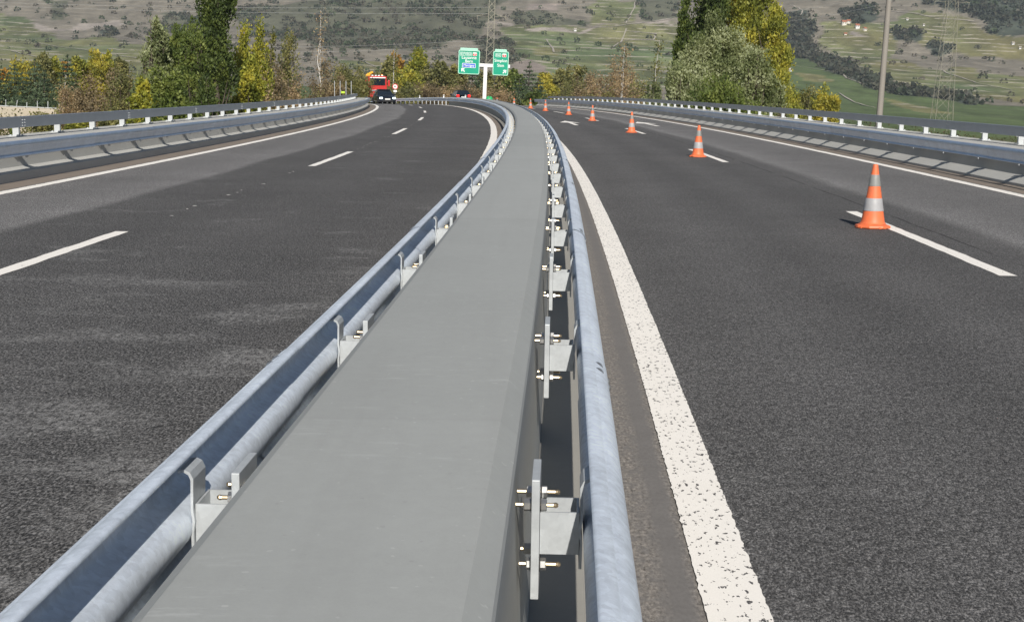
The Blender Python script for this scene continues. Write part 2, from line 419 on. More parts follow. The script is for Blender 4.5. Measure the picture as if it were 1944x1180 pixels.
COVER = [
('vine',[(-748,1976),(-659,1924),(-612,1846),(-513,1654),(-497,1724),(-403,1590),(-274,1106),(-328,864)]),
('vine',[(-174,1402),(-133,1382),(-124,1312),(-137,1300),(-164,1328)]),
('vine',[(-11,1788),(18,1812),(90,1798),(193,1850),(211,1830),(147,1252),(23,1220),(3,1448),(-16,1670)]),
('vine',[(95,1934),(117,1958),(158,1956),(142,1826),(90,1810)]),
('field',[(301,1726),(339,1722),(324,1452),(327,1332),(349,1268),(386,1208),(448,1206),(188,504),(87,500)]),
('vine',[(395,1884),(477,1886),(526,1922),(573,1868),(592,1816),(643,1752),(456,1228),(405,1268),(374,1342),(365,1490),(389,1724),(373,1788)]),
('dry',[(468,1794),(513,1742),(542,1712),(599,1706),(565,1530),(482,1518),(449,1578),(439,1700)]),
('yellow',[(484,1580),(506,1568),(474,1456),(445,1448)]),
('yellow',[(316,1212),(330,1150),(314,1040),(289,1034),(307,1176)]),
('yellow',[(279,1424),(299,1408),(289,1360),(270,1376)]),
('yellow',[(22,1574),(54,1564),(43,1490),(16,1482)]),
('stone',[(-644,1876),(-600,1850),(-552,1804),(-533,1850),(-504,1844),(-520,1890),(-572,1890),(-570,1798),(-618,1842)]),
('stone',[(-28,1812),(1,1812),(1,1794),(-28,1802)]),
('stone',[(15,1784),(51,1798),(70,1782),(97,1810),(96,1800),(73,1772),(18,1772)]),
('stone',[(144,1830),(196,1852),(194,1834),(143,1820)]),
('rock',[(0,1416),(16,1442),(28,1402),(27,1342),(3,1330)]),
('rock',[(11,1904),(53,1934),(52,1880),(11,1864)]),
('stone',[(417,1828),(429,1840),(433,1804),(421,1802)]),
('scrub',[(-16,1854),(18,1882),(51,1860),(91,1826),(84,1810),(37,1804),(1,1808)]),
('scrub',[(-46,1658),(-13,1668),(3,1442),(-2,1384),(-41,1424)]),
('scrub',[(-272,1954),(-18,1950),(-29,1848),(-46,1658),(-98,1496),(-181,1504),(-249,1622),(-317,1734),(-374,1894),(-358,1922)]),
('scrub',[(-648,1998),(-623,1998),(-593,1914),(-604,1904)]),
('scrub',[(156,1962),(218,1978),(207,1860),(155,1838)]),
('scrub',[(-476,1918),(-408,1928),(-379,1792),(-460,1800)]),
('forest',[(319,1828),(351,1870),(365,1778),(371,1626),(355,1440),(373,1330),(397,1244),(380,1196),(349,1250),(323,1316),(320,1436),(340,1684),(308,1726)]),
('forest',[(475,1850),(500,1828),(512,1798),(495,1770),(463,1786)]),
('forest',[(502,1762),(532,1752),(526,1724),(493,1714)]),
('forest',[(425,1950),(477,2010),(467,1918),(446,1872),(426,1906)]),
('forest',[(571,2148),(730,1998),(654,1768),(600,1798),(592,1844),(582,1874),(538,1956)]),
('forest',[(349,1956),(386,1950),(367,1790),(347,1844),(326,1840)]),
('forest',[(-531,1822),(-508,1808),(-491,1772),(-517,1774)]),
]
TRACKS = [
[(-602,1684),(-551,1642),(-480,1548),(-406,1428),(-363,1384)],
[(-518,1480),(-461,1404),(-415,1356)],
[(-641,1796),(-575,1772),(-497,1724),(-423,1668)],
[(95,1800),(150,1822),(197,1860)],
[(132,1790),(170,1784),(167,1760),(129,1744)],
[(35,1692),(39,1524),(51,1532)],
[(136,1800),(110,1644)],
[(160,1962),(137,1822)],
[(305,1710),(288,1516),(327,1466)],
[(363,1716),(322,1398),(329,1298)],
[(283,1254),(267,1068)],
[(360,1882),(382,1950),(370,1982)],
[(496,1938),(533,1892),(582,1852)],
[(428,1586),(458,1548),(448,1406),(464,1346)],
[(-168,1354),(-137,1342)],
[(-146,1384),(-130,1336)],
[(-212,1382),(-204,1432),(-177,1424)],
]
def inside(poly, X, Y):
    r = np.zeros(X.shape, bool); n = len(poly)
    for i in range(n):
        (x1, y1), (x2, y2) = poly[i], poly[(i + 1) % n]
        c = ((y1 > Y) != (y2 > Y)); r ^= c & (X < (x2 - x1) * (Y - y1) / (y2 - y1 + 1e-9) + x1)
    return r
TONE = {'dry': (.215, .192, .152), 'vine': (.150, .180, .082), 'yellow': (.20, .19, .085), 'stone': (.34, .30, .26), 'rock': (.29, .245, .21), 'scrub': (.118, .120, .082), 'forest': (.07, .082, .062), 'field': (.098, .132, .052)}
def cover(X, Y):
    """what grows where on the valley side: colour and how much it is terraced"""
    Xj = X + 26 * (fbm(X / 34., Y / 50., 41, 3) - .5); Yj = Y + 50 * (fbm(X / 40., Y / 60., 57, 3) - .5)
    c = np.empty(X.shape + (3,)); c[:] = TONE['dry']; ter = np.full(X.shape, .35); cls = np.zeros(X.shape, int)
    names = list(TONE)
    for k, poly in COVER:
        q = inside(poly, Xj, Yj); c[q] = TONE[k]; ter[q] = {'vine': 1.0, 'yellow': .7, 'dry': .4}.get(k, 0.0); cls[q] = names.index(k)
    c[cls == names.index('field')] = TONE['field']; low = ((Y < 1080) & (cls == 0)) | (cls == names.index('field')); c[low] = TONE['field']; ter[low] = 0.06
    # patchwork of plots in the vineyards
    pl = vnoise(np.floor(X / 34. + .012 * Y), np.floor(Y / 55. + .01 * X), 77); v = (cls == names.index('vine'))
    c[v] *= (.78 + .5 * pl[v])[:, None]; c[v, 0] *= .90 + .45 * vnoise(X / 60., Y / 90., 99)[v]
    n = fbm(X / 16., Y / 28., 61, 4); c *= 1.08 * (.56 + .88 * n)[..., None]
    return c, ter, cls
def terrain_mesh(name, xs, ys, mat):
    Xg, Yg = np.meshgrid(xs, ys); Xg = Xg * np.maximum(.35, ys[:, None] / ys.max()) if name == 'hillside' else Xg
    Z = ground(Xg, Yg); V = np.stack([Xg, Yg, Z], -1).reshape(-1, 3)
    c, ter, cls = cover(Xg, Yg)
    if name == 'ground':
        near = 1 - sm(260, 520, Yg); nn = fbm(Xg / 6., Yg / 6., 8, 4)
        g = np.stack([.085 + .09 * nn, .085 + .055 * nn, .035 + .035 * nn], -1)
        c = c * (1 - near[..., None]) + g * near[..., None]
    c4 = np.concatenate([c, ter[..., None]], -1).reshape(-1, 4)
    return tag(link(name, mesh_np(name, V, grid_faces(len(ys), len(xs)), col4=c4, smooth=True), mat), kind='structure')
def terrain_mat():
    k = NT('terrain'); a = k.n('Attribute', attribute_name='Col'); c = a.outputs['Color']; ter = a.outputs['Alpha']
    v = k.coord('Object'); n1 = k.noise(v, .09, 5, .7); n2 = k.noise(v, .35, 4, .7); n3 = k.noise(v, .022, 3)
    f = k.math('MULTIPLY_ADD', n1, .9, .55); f = k.math('MULTIPLY', f, k.math('MULTIPLY_ADD', n2, .7, .65))
    cc = k.mix(1.0, c, f, 'MULTIPLY')
    # dry-stone terraces follow the contours
    sp = k.n('SeparateXYZ'); k.L(v, sp.inputs[0])
    z = k.math('ADD', sp.outputs[2], k.math('MULTIPLY_ADD', k.noise(v, .010, 3), 12.0, -6.0))
    fr = k.math('FRACT', k.math('MULTIPLY', z, .19))
    ln = k.ramp(fr, [(0.0, .2), (.06, 1.0), (.22, 1.0), (.32, 0.0), (1.0, 0.0)])
    br = k.ramp(k.noise(k.coord('Object', (.035, .03, .10)), 1.0, 4, .65), [(.46, 0.0), (.56, 1.0)])
    ln = k.math('MULTIPLY', k.math('MULTIPLY', ln, br), ter)
    cc = k.mix(k.math('MULTIPLY', ln, .80), cc, (.50, .45, .37))
    # rows of vines, seen as faint stripes
    vr = k.n('TexWave', wave_type='BANDS', bands_direction='X'); k.L(k.coord('Object', (1, .12, 0)), vr.inputs[0]); vr.inputs['Scale'].default_value = .17; vr.inputs['Distortion'].default_value = 3.0; vr.inputs['Detail'].default_value = 2
    cc = k.mix(k.math('MULTIPLY', k.math('MULTIPLY', vr.outputs['Fac'], ter), .22), cc, (.05, .06, .03))
    rk = k.ramp(k.noise(v, .16, 5, .75), [(.60, 0.0), (.68, 1.0)])
    cc = k.mix(k.math('MULTIPLY', rk, k.math('MULTIPLY_ADD', n3, .5, .02)), cc, (.30, .275, .245))
    return k.base(cc, .95, 0, .1)
M['terrain'] = terrain_mat()
gx = np.unique(np.concatenate([np.arange(-420, -160, 12.), np.arange(-160, 160, 3.), np.arange(160, 521, 12.)]))
gy = np.unique(np.concatenate([np.arange(-60, 120, 6.), np.arange(120, 330, 3.), np.arange(330, 900, 9.), [900.]]))
terrain_mesh('ground', gx, gy, M['terrain'])
hx = np.linspace(-1280, 1280, 300); hy = np.concatenate([np.arange(890, 1300, 8.), np.arange(1300, 2350, 6.), np.arange(2350, 2900, 25.)])
terrain_mesh('hillside', hx, hy, M['terrain'])

# pale field tracks and wall lines that cross the vineyards
for i, L in enumerate(TRACKS):
    pts = []
    for (a, b) in zip(L, L[1:]):
        for t in np.linspace(0, 1, 14)[:-1]: pts.append((a[0] + (b[0] - a[0]) * t, a[1] + (b[1] - a[1]) * t))
    pts.append(L[-1]); pts = np.array(pts, float)
    pts[:, 0] += 3 * (vnoise(np.arange(len(pts)) * .4, np.zeros(len(pts)), i + 200) - .5)
    tn = np.gradient(pts, axis=0); nrm = np.stack([-tn[:, 1], tn[:, 0]], 1); nrm /= np.linalg.norm(nrm, axis=1)[:, None]
    wd = (.55 + .6 * vnoise(np.arange(len(pts)) * .8, np.zeros(len(pts)), i + 300))[:, None]
    a, b = pts - nrm * wd, pts + nrm * wd
    V = np.stack([np.concatenate([q, (ground(q[:, 0], q[:, 1]) + .7)[:, None]], 1) for q in (a, b)], 1).reshape(-1, 3)
    tag(link('path', mesh_np('path', V, grid_faces(len(pts), 2)), M['rock']), kind='structure')

# ------------------------------------------------------------------ bridge deck, carriageways, markings
BRIDGE_END = 136.0
sB = srange(-6, BRIDGE_END, 1.0)
sweep('bridge_deck', [(-8.58, -.014), (8.16, -.014), (8.16, -.85), (-8.58, -.85)], sB, M['deck'])['kind'] = 'structure'
sR = srange(-6, 330, 1.0)
sheet('road', srange(-6, 330, .5), np.linspace(.455, 7.56, 20), 0.0, M['asphalt_r'])
sheet('road', srange(-6, 330, .5), np.linspace(-8.06, -1.28, 20), 0.0, M['asphalt_l'])
sheet('gutter', srange(-6, BRIDGE_END, .5), np.linspace(.13, .455, 4), -.004, M['gutter'])
sheet('gutter', srange(-6, BRIDGE_END, .5), np.linspace(-1.28, -.97, 4), -.004, M['verge'])
sheet('verge', sR, np.linspace(7.56, 8.16, 3), -.006, M['verge'])
sheet('verge', sR, np.linspace(-8.58, -8.06, 3), -.006, M['verge'])
sheet('verge', srange(BRIDGE_END, 330, 1.0), np.linspace(-1.28, .455, 3), -.02, M['verge'])
rng = np.random.default_rng(4)
def stripe(s, o, wd, mat, jit=.004):
    n = len(s); e1 = rng.normal(0, jit, n); e2 = rng.normal(0, jit, n)
    O_ = np.stack([o - wd / 2 + e1, o - wd / 6 + 0 * e1, o + wd / 6 + 0 * e1, o + wd / 2 + e2], 1); S_ = np.repeat(s[:, None], 4, 1)
    V = P(S_, O_, .0025).reshape(-1, 3); uv = np.stack([O_, S_], -1).reshape(-1, 2)
    return tag(link('road_marking', mesh_np('road_marking', V, grid_faces(n, 4)[:, ::-1], uv=uv), mat), kind='structure')
sl_ = np.unique(np.concatenate([np.arange(1, 9, .025), np.arange(9, 30, .1), np.arange(30, 320, .5)]))
stripe(sl_, .555, .20, M['paint'], .0018)
stripe(sl_[sl_ > 6], 7.40, .20, M['paint2'], .005)
stripe(sl_[sl_ > 6], -1.385, .22, M['paint2'], .005)
stripe(sl_[sl_ > 6], -7.90, .20, M['paint2'], .005)
for k in range(0, 16): stripe(np.arange(12.6 + 19.2 * k, 19.25 + 19.2 * k, .2), 3.975, .15, M['paint2'], .004)
for k in range(0, 16): stripe(np.arange(8.75 + 19.3 * k, 15.2 + 19.3 * k, .2), -4.69, .15, M['paint2'], .004)
# chalk setting-out dots between the dashes of the far lane line
mb = MB(); rd = random.Random(9)
for s0 in np.arange(15.6, 112, .48):
    if (s0 - 8.75) % 19.3 < 6.6 or rd.random() < .55: continue
    a, b = .015 + .015 * rd.random(), .012 + .03 * rd.random(); o0 = -4.69 + rd.uniform(-.05, .05)
    mb.add([P(s0, o0 - b, .004), P(s0 + a * 2, o0 - b * .4, .004), P(s0 + a * 1.6, o0 + b, .004), P(s0 - a, o0 + b * .5, .004)], [(0, 3, 2, 1)])
tag(mb.build('road_marking', M['paint2']), kind='structure')
# lane arrows
def arrow(s0, o0, lean):
    pl = [(0, -.09), (0, .09), (4.2, .09 + lean), (3.9, .46 + lean), (7.6, 0 + lean * 2), (4.5, -.46 + lean), (4.2, -.09 + lean)]
    mb = MB(); mb.add([P(s0 + a, o0 + b, .0045) for a, b in pl], [(0, 1, 2, 6), (2, 3, 4), (6, 4, 5), (2, 4, 6)]); tag(mb.build('road_marking', M['paint2']), kind='structure')
arrow(61.5, 2.25, 0.0); arrow(61.5, 5.75, 0.0)

# ------------------------------------------------------------------ steel rails and brackets
RAIL = [(.001, .682), (0, .690), (.006, .6925), (.022, .6895), (.035, .6845), (.039, .679), (.043, .680), (.058, .669), (.071, .654), (.078, .632), (.077, .606), (.068, .582), (.040, .566), (.012, .556), (-.002, .544), (-.009, .524), (-.009, .508), (-.003, .490), (.010, .476),
        (.036, .462), (.062, .446), (.075, .428), (.078, .410), (.075, .394), (.066, .380), (.052, .374)]
EDGE_RAIL = [(0, .640), (.010, .664), (.038, .676), (.064, .668), (.080, .648), (.084, .622), (.078, .600), (.066, .584), (.062, .574), (.052, .535), (.041, .500), (.037, .480), (.043, .466), (.058, .458), (.063, .448), (.057, .437), (.04, .434)]
def w_rail(name, o0, sgn, dh, s0, s1, seg, parent, mat=None, fine=.5, shape=None):
    """beam of overlapping lengths; back at o0, bulging towards sgn"""
    V, Fc, C4 = [], [], []; base = 0; r = random.Random(int(abs(o0) * 100)); k = 0; a = s0
    prof = np.array(shape or RAIL)
    while a < s1 - .1:
        b = min(a + seg, s1); s = srange(a, b + (.30 if b < s1 else 0), fine); p = prof.copy(); out = .0045 * (k % 2)
        cen = np.array([.03, .53]); p = p + (p - cen) / np.linalg.norm(p - cen, axis=1)[:, None] * out
        wob = 0.0
        o = o0 + sgn * (p[:, 0] + wob); m = len(p)
        V.append(P(np.repeat(s[:, None], m, 1), o[None, :], (p[:, 1] + dh)[None, :]).reshape(-1, 3)); Fc.append(grid_faces(len(s), m) + base)
        t = r.random(); C4.append(np.tile([t, t, t, 1], (len(s) * m, 1))); base += len(s) * m; a = b; k += 1
    fc = np.concatenate(Fc); fc = fc[:, ::-1] if sgn > 0 else fc
    o = link(name, mesh_np(name, np.concatenate(V), fc, col4=np.concatenate(C4), smooth=True), mat or M['rail'], parent)
    so_ = o.modifiers.new('sheet', 'SOLIDIFY'); so_.thickness = .0025; so_.offset = -1; so_.use_rim = False
    return o
def hexnut(mb, x0, x1, y, z, r, rot=0.0):
    M4 = Matrix.Translation((x0, y, z)) @ Matrix.Rotation(math.pi / 2, 4, 'Y')
    mb.lathe([(r * .92, 0), (r, .002), (r, x1 - x0 - .002), (r * .92, x1 - x0)], 6, M4, rot)

MC = -.425                    # middle of the median wall
med = tag(empty('median_barrier', Matrix.Translation(Vector(P(0, MC, 0)))), 'long grey median wall of the bridge with galvanised guardrails bolted along both sides', 'barrier')
INV = med.matrix_world.inverted()
def under(o, root):
    """keeps O where it is and makes it a part of ROOT"""
    o.parent = root; o.matrix_parent_inverse = root.matrix_world.inverted(); return o
wl = sweep('wall',
           [(MC + q, h) for q, h in [(.335, -.01), (.325, .30), (.313, .668), (.308, .680), (.263, .718), (.256, .720), (-.256, .720), (-.263, .718), (-.308, .680), (-.313, .668), (-.325, .30), (-.335, -.01)]],
           srange(-5, 134, .5), M['wall'], smooth=20)
under(wl, med)
for sg, o0 in ((1, .070), (-1, -.915)):
    gr_ = under(w_rail('guardrail', o0, sg, 0.0, -4.6, 134, 4.56, None), med)
    mb = MB(); mb.lathe([(.016, 0), (.015, .004), (.009, .008), (.002, .0095)], 12); bh = mb.mesh('bolt', M['nut'], smooth=40)
    for k in range(1, 7):
        for ds in (.07, .17):
            for (p_, z_, tilt) in ((.050, .676, .6), (.079, .618, 1.55)):
                b_ = link('bolt', bh, None, gr_); b_.matrix_basis = frame(-4.6 + 4.56 * k + ds, o0 + sg * (p_ + .002), z_) @ Matrix.Rotation(sg * tilt, 4, 'Y')
def bracket_meshes(sgn):
    """spacer box, mounting plate, end plate and the four bolts; x runs outwards from the median's middle"""
    def X(x0, x1): return (x0, x1) if sgn > 0 else (-x1, -x0)
    res = {}
    mb = MB(); w_ = .006; xa, xb = .376, .472; y0, y1 = -.07, .06; z0, z1 = .466, .572
    for (a, b, c, d) in ((xa, xb, y0, y0 + w_), (xa, xb, y1 - w_, y1), (xb - w_, xb, y0 + w_, y1 - w_), (xa, xa + w_, y0 + w_, y1 - w_)): mb.box(*X(a, b), c, d, z0, z1)
    mb.box(*X(xa + w_, xb - w_), y0 + w_, y1 - w_, z0, z0 + .004)
    res['bracket'] = mb.mesh('bracket', M['zinc'])
    # mounting plate with four large holes
    mb = MB(); mb.box(*X(.355, .375), -.10, .10, .36, .66, None, .002)
    mb.mi = 1
    for y in (-.06, .055):
        for z in (.437, .587):
            for xx in (.3535, .3765):
                mb.lathe([(.019, 0), (.019, .0012)], 14, Matrix.Translation((sgn * xx if sgn > 0 else -xx, y, z)) @ Matrix.Rotation(math.pi / 2, 4, 'Y') @ Matrix.Translation((0, 0, -.0006)))
    res['mounting_plate'] = mb.mesh('mounting_plate', [M['zinc'], M['hole']])
    # end plate shaped to the back of the rail, its top bent over
    mb = MB(); pr = [(.472, .435), (.479, .435), (.480, .50), (.476, .53), (.480, .56), (.479, .635), (.484, .648), (.496, .655), (.510, .652), (.510, .659), (.494, .662), (.480, .655), (.472, .638), (.474, .56), (.470, .53), (.474, .50)]
    pr = pr if sgn > 0 else [(-x, z) for x, z in pr]
    mb.prism(pr, 'y', -.085, .035)
    res['end_plate'] = mb.mesh('end_plate', M['zinc'])
    bolts = []
    for bi, (y, z) in enumerate(((-.06, .587), (.055, .587), (-.06, .437), (.055, .437))):
        mb = MB(); xw = .316 + (.01 if z < .5 else 0)
        j = .004 * ((bi * 7) % 3 - 1)
        mb.tube([(sgn * xw, y, z), (sgn * (.412 + j), y, z)], .0058, 8); mb.tube([(sgn * (.412 + j), y, z), (sgn * (.418 + j), y, z)], [.0058, .0075], 8); mb.tube([(sgn * (.418 + j), y, z), (sgn * (.424 + j), y, z)], [.0075, .004], 8)
        mb.mi = 1
        for (a, b) in ((.339 + j, .3555), (.3765, .392)):
            aa, bb = (a, b) if sgn > 0 else (-b, -a); hexnut(mb, aa, bb, y, z, .0155, .4 * bi)
        bolts.append(mb.mesh('bolt', [M['brass'], M['nut']]))
    res['bolts'] = bolts
    return res
for sgn in (1, -1):
    bm_ = bracket_meshes(sgn)
    # far ones: the same shapes as one mesh
    mb = MB(); mats = [M['zinc'], M['brass'], M['nut']]
    for me in [bm_['bracket'], bm_['mounting_plate'], bm_['end_plate']] + bm_['bolts']:
        b0 = len(mb.v); mb.v += [tuple(v.co) for v in me.vertices]
        for p_ in me.polygons:
            mb.f.append(tuple(i + b0 for i in p_.vertices)); nm = me.materials[p_.material_index].name
            mb.m.append(1 if nm.startswith('passiv') else 2 if nm.startswith('bright') else 0)
    far = mb.mesh('bracket', mats)
    for i in range(49):
        s_b = 3.42 + 2.28 * i - 2.28 * 1; near = i < 14
        if s_b > 113: break
        Mw = frame(s_b, MC, 0)
        br = link('bracket', bm_['bracket'] if near else far, None, med); br.matrix_basis = INV @ Mw
        if near:
            link('mounting_plate', bm_['mounting_plate'], None, br); link('end_plate', bm_['end_plate'], None, br)
            for b in bm_['bolts']: link('bolt', b, None, br)

# ------------------------------------------------------------------ parapets
def parapet(sgn, label):
    s0, s1 = 8.0, (BRIDGE_END if sgn < 0 else 139.0)
    root = tag(empty('bridge_parapet', Matrix.Translation(Vector(P(20, 9.5 * sgn, 0)))), label, 'parapet', 'parapets along the edges of the bridge')
    if sgn < 0: prof = [(-8.58, -.9), (-8.58, .135), (-8.59, .147), (-8.74, .205), (-8.80, .582), (-8.81, .592), (-10.0, .592), (-10.0, -.9)]
    else: prof = [(8.16, -.9), (8.16, .04), (8.17, .05), (8.37, .165), (8.44, .56), (8.45, .57), (9.85, .57), (9.85, -.9)]
    s = srange(s0, s1, 1.0)
    under(sweep('wall', prof, s, M['parapet']), root)
    top = .592 if sgn < 0 else .57
    back = -8.55 if sgn < 0 else 8.11
    under(w_rail('guardrail', back, -sgn, -.035, s0, s1, 4.56, None, M['edge_rail'], fine=1.0, shape=EDGE_RAIL), root)
    # handrail: hollow box beam on short posts, with splice bolts where the lengths meet
    hb, ht = (.765, .955) if sgn < 0 else (.750, .945); a, b = (-9.55, -9.44) if sgn < 0 else (9.36, 9.47)
    hr = sweep('handrail', [(a, hb), (a, ht - .006), (a + .006, ht), (b - .006, ht), (b, ht - .006), (b, hb)], s, M['beam'])
    under(hr, root)
    face = b if sgn < 0 else a
    mb = MB(); mb.box(-.055, .055, -.04, .04, 0, .33); mb.box(*sorted((-sgn * .055, -sgn * .10)), -.03, .03, .16, .28); mb.box(-.10, .10, -.15, .15, 0, .014)
    for yy in (-.12, .12): mb.box(-.075, -.045, yy - .018, yy + .018, .014, .034); mb.box(.045, .075, yy - .018, yy + .018, .014, .034)
    pm = mb.mesh('post', M['post'])
    for_b = back + sgn * .006; wx = -8.775 if sgn < 0 else 8.41
    mb = MB(); x0, x1 = sorted((for_b, wx)); mb.box(x0, x1, -.05, .05, .44, .54); mb.box(*(sorted((wx, wx - sgn * .02))), -.10, .10, .40, .585)
    for yy in (-.075, .075):
        for zz in (.425, .56): mb.box(*(sorted((wx - sgn * .02, wx - sgn * .05))), yy - .014, yy + .014, zz - .014, zz + .014)
    mb.box(*(sorted((for_b, for_b + sgn * .012))), -.06, .06, .36, .60)
    am = mb.mesh('bracket', M['zinc'])
    mbs = MB()
    for dy in (-.06, .06):
        for z in (.03, .08, .13): mbs.lathe([(.011, 0), (.011, .008), (.006, .012)], 6, Matrix.Translation((0, dy, hb + z)) @ Matrix.Rotation(-sgn * math.pi / 2, 4, 'Y'))
    bm_ = mbs.mesh('splice', M['post'])
    mbs = MB(); mbs.box(-.002, .006, -.004, .004, 0, ht - hb); jm = mbs.mesh('joint', M['hole'])
    n = 0
    for k in range(58):
        sp = 16.6 + 2.28 * k + (0 if sgn < 0 else 1.25)
        if sp > s1 - 1: break
        link('post', pm, None, root).matrix_basis = root.matrix_world.inverted() @ frame(sp, -9.665 if sgn < 0 else 9.585, top + .002)
        br = link('bracket', am, None, root); br.matrix_basis = root.matrix_world.inverted() @ frame(sp + .35 * sgn, 0, 0)
        if k % 3 == 1 and sp < 95:
            sb = link('splice', bm_, None, hr); sb.matrix_basis = hr.matrix_world.inverted() @ frame(sp - .25, face - sgn * .001, 0)
parapet(-1, 'concrete bridge parapet with a grey handrail beam standing in front of the tall dark poplar')
parapet(1, 'concrete bridge parapet with a dark handrail beam running past the row of traffic cones')
# the lower rail on driven posts that carries on along the median beyond the bridge
gr = tag(empty('guard_rail', frame(150, -.95, 0)), 'low steel guard rail on thin pale posts where the road bends away beyond the bridge', 'guard rail')
under(w_rail('beam', -.915, -1, 0.0, 134.3, 300, 4.56, None, fine=1.0), gr)
mb = MB(); mb.box(-.05, .05, -.035, .035, -.4, .64); pm = mb.mesh('post', M['post'])
for s_ in np.arange(136, 240, 3.9): link('post', pm, None, gr).matrix_basis = gr.matrix_world.inverted() @ frame(float(s_), -.86, 0)

# ------------------------------------------------------------------ traffic cones
def cone_mat(name, c, dirt):
    k = NT(name); v = k.coord('Object'); n1 = k.noise(v, 5, 5, .7); n2 = k.noise(v, 22, 4, .75)
    d = k.math('MULTIPLY', k.ramp(n1, [(.35, .15), (.7, 1.0)]), k.ramp(n2, [(.44, 0.0), (.68, 1.0)]))
    cc = k.mix(k.math('MULTIPLY', d, dirt), c, (.16, .13, .11))
    return k.base(cc, .5, 0, .4)
M['orange'] = cone_mat('cone_orange', (.78, .17, .062), .45); M['band'] = cone_mat('cone_white_band', (.35, .35, .36), .35); M['band_grey'] = cone_mat('cone_grey_band', (.235, .24, .23), .40)
def cone_parts():
    mb = MB(); mb.lathe([(.205, 0), (.212, .012), (.205, .030), (.165, .044), (.152, .052)], 8, None, math.pi / 8)
    for a in range(4):
        an = a * math.pi / 2 + .4; mb.box(-.05, .05, .150, .20, 0, .020, Matrix.Rotation(an, 4, 'Z'))
    base = mb.mesh('base', M['orange'], smooth=30)
    R_ = lambda z: .140 - (.140 - .030) * (z - .05) / .69
    mb = MB(); prof = [(.155, .048), (.143, .062)] + [(R_(z), z) for z in (.08, .15, .25, .35, .45, .55, .65, .72)] + [(.030, .738), (.022, .745), (.018, .735), (.015, .70)]
    mb.lathe(prof, 28); body = mb.mesh('cone_body', M['orange'], smooth=40)
    def band(z0, z1, m):
        mb = MB(); mb.lathe([(R_(z0) + .0005, z0), (R_(z0) + .0035, z0 + .003), (R_((z0 + z1) / 2) + .0035, (z0 + z1) / 2), (R_(z1) + .0035, z1 - .003), (R_(z1) + .0005, z1)], 28)
        return mb.mesh('reflective_band', m, smooth=40)
    return base, body, band(.20, .35, M['band']), band(.49, .625, M['band_grey'])
CB = cone_parts()
CL = ['large orange traffic cone with dirty bands nearest on the asphalt, beside the first lane dash', 'orange traffic cone standing on the second lane dash, just beyond the biggest cone',
      'orange traffic cone on the third lane dash, next to the painted lane arrows', 'orange traffic cone on the fourth lane dash, behind the painted lane arrows',
      'orange traffic cone standing free on the asphalt before the faint fifth lane dash', 'sixth orange cone of the row, in front of the end of the dark handrail',
      'small orange cone before a green bush, close to the median guardrail', 'tiny orange cone half hidden behind the median wall beneath dark pine trees',
      'far orange cone showing only its tip above the median wall near the green beacon']
for i, (s_, o_) in enumerate([(16.9, 3.74), (34.1, 3.63), (52.1, 3.62), (70.2, 3.68), (84.6, 3.78), (98.0, 3.62), (110.5, 3.85), (121.5, 3.75), (134.5, 3.8)]):
    e = tag(empty('traffic_cone', frame(s_, o_, .004) @ Matrix.Rotation(i * 1.3, 4, 'Z') @ Matrix.Rotation(.012 * ((i * 5) % 3 - 1), 4, 'X')), CL[i], 'traffic cone', 'traffic cones along the closed lane')
    link('base', CB[0], None, e); link('cone_body', CB[1], None, e); link('reflective_band', CB[2], None, e); link('reflective_band', CB[3], None, e)

# ------------------------------------------------------------------ vehicles
def car_paint(name, c, rough=.25, metal=.3):
    k = NT(name); k.base(c, rough, metal, .5); k.b.inputs['Coat Weight'].default_value = .6; k.b.inputs['Coat Roughness'].default_value = .08; return k.m
M['navy'] = car_paint('car_paint_navy', (.012, .016, .026)); M['black_car'] = car_paint('car_paint_black', (.012, .012, .013)); M['red'] = car_paint('truck_paint_red', (.50, .026, .022), .35, 0)
M['glass'] = car_paint('dark_glass', (.012, .018, .026), .06, 0)
def emit(name, c, e):
    k = NT(name); k.base(c, .3); k.b.inputs['Emission Color'].default_value = (*c, 1); k.b.inputs['Emission Strength'].default_value = e; return k.m
M['lamp'] = emit('lit_headlamp', (.75, .92, 1.0), 2.5); M['tail'] = emit('lit_tail_lamp', (.9, .02, .02), .8); M['amber'] = emit('amber_beacon', (.9, .35, .02), .3)
M['plate'] = plain('number_plate', (.70, .70, .68), .5, 0, .05); M['chrome'] = plain('chrome', (.75, .75, .76), .2, 1, .03)
M['yellow'] = car_paint('crane_yellow', (.72, .42, .03), .4, 0); M['hi_vis'] = plain('yellow_green', (.50, .75, .05), .6, 0, .05)

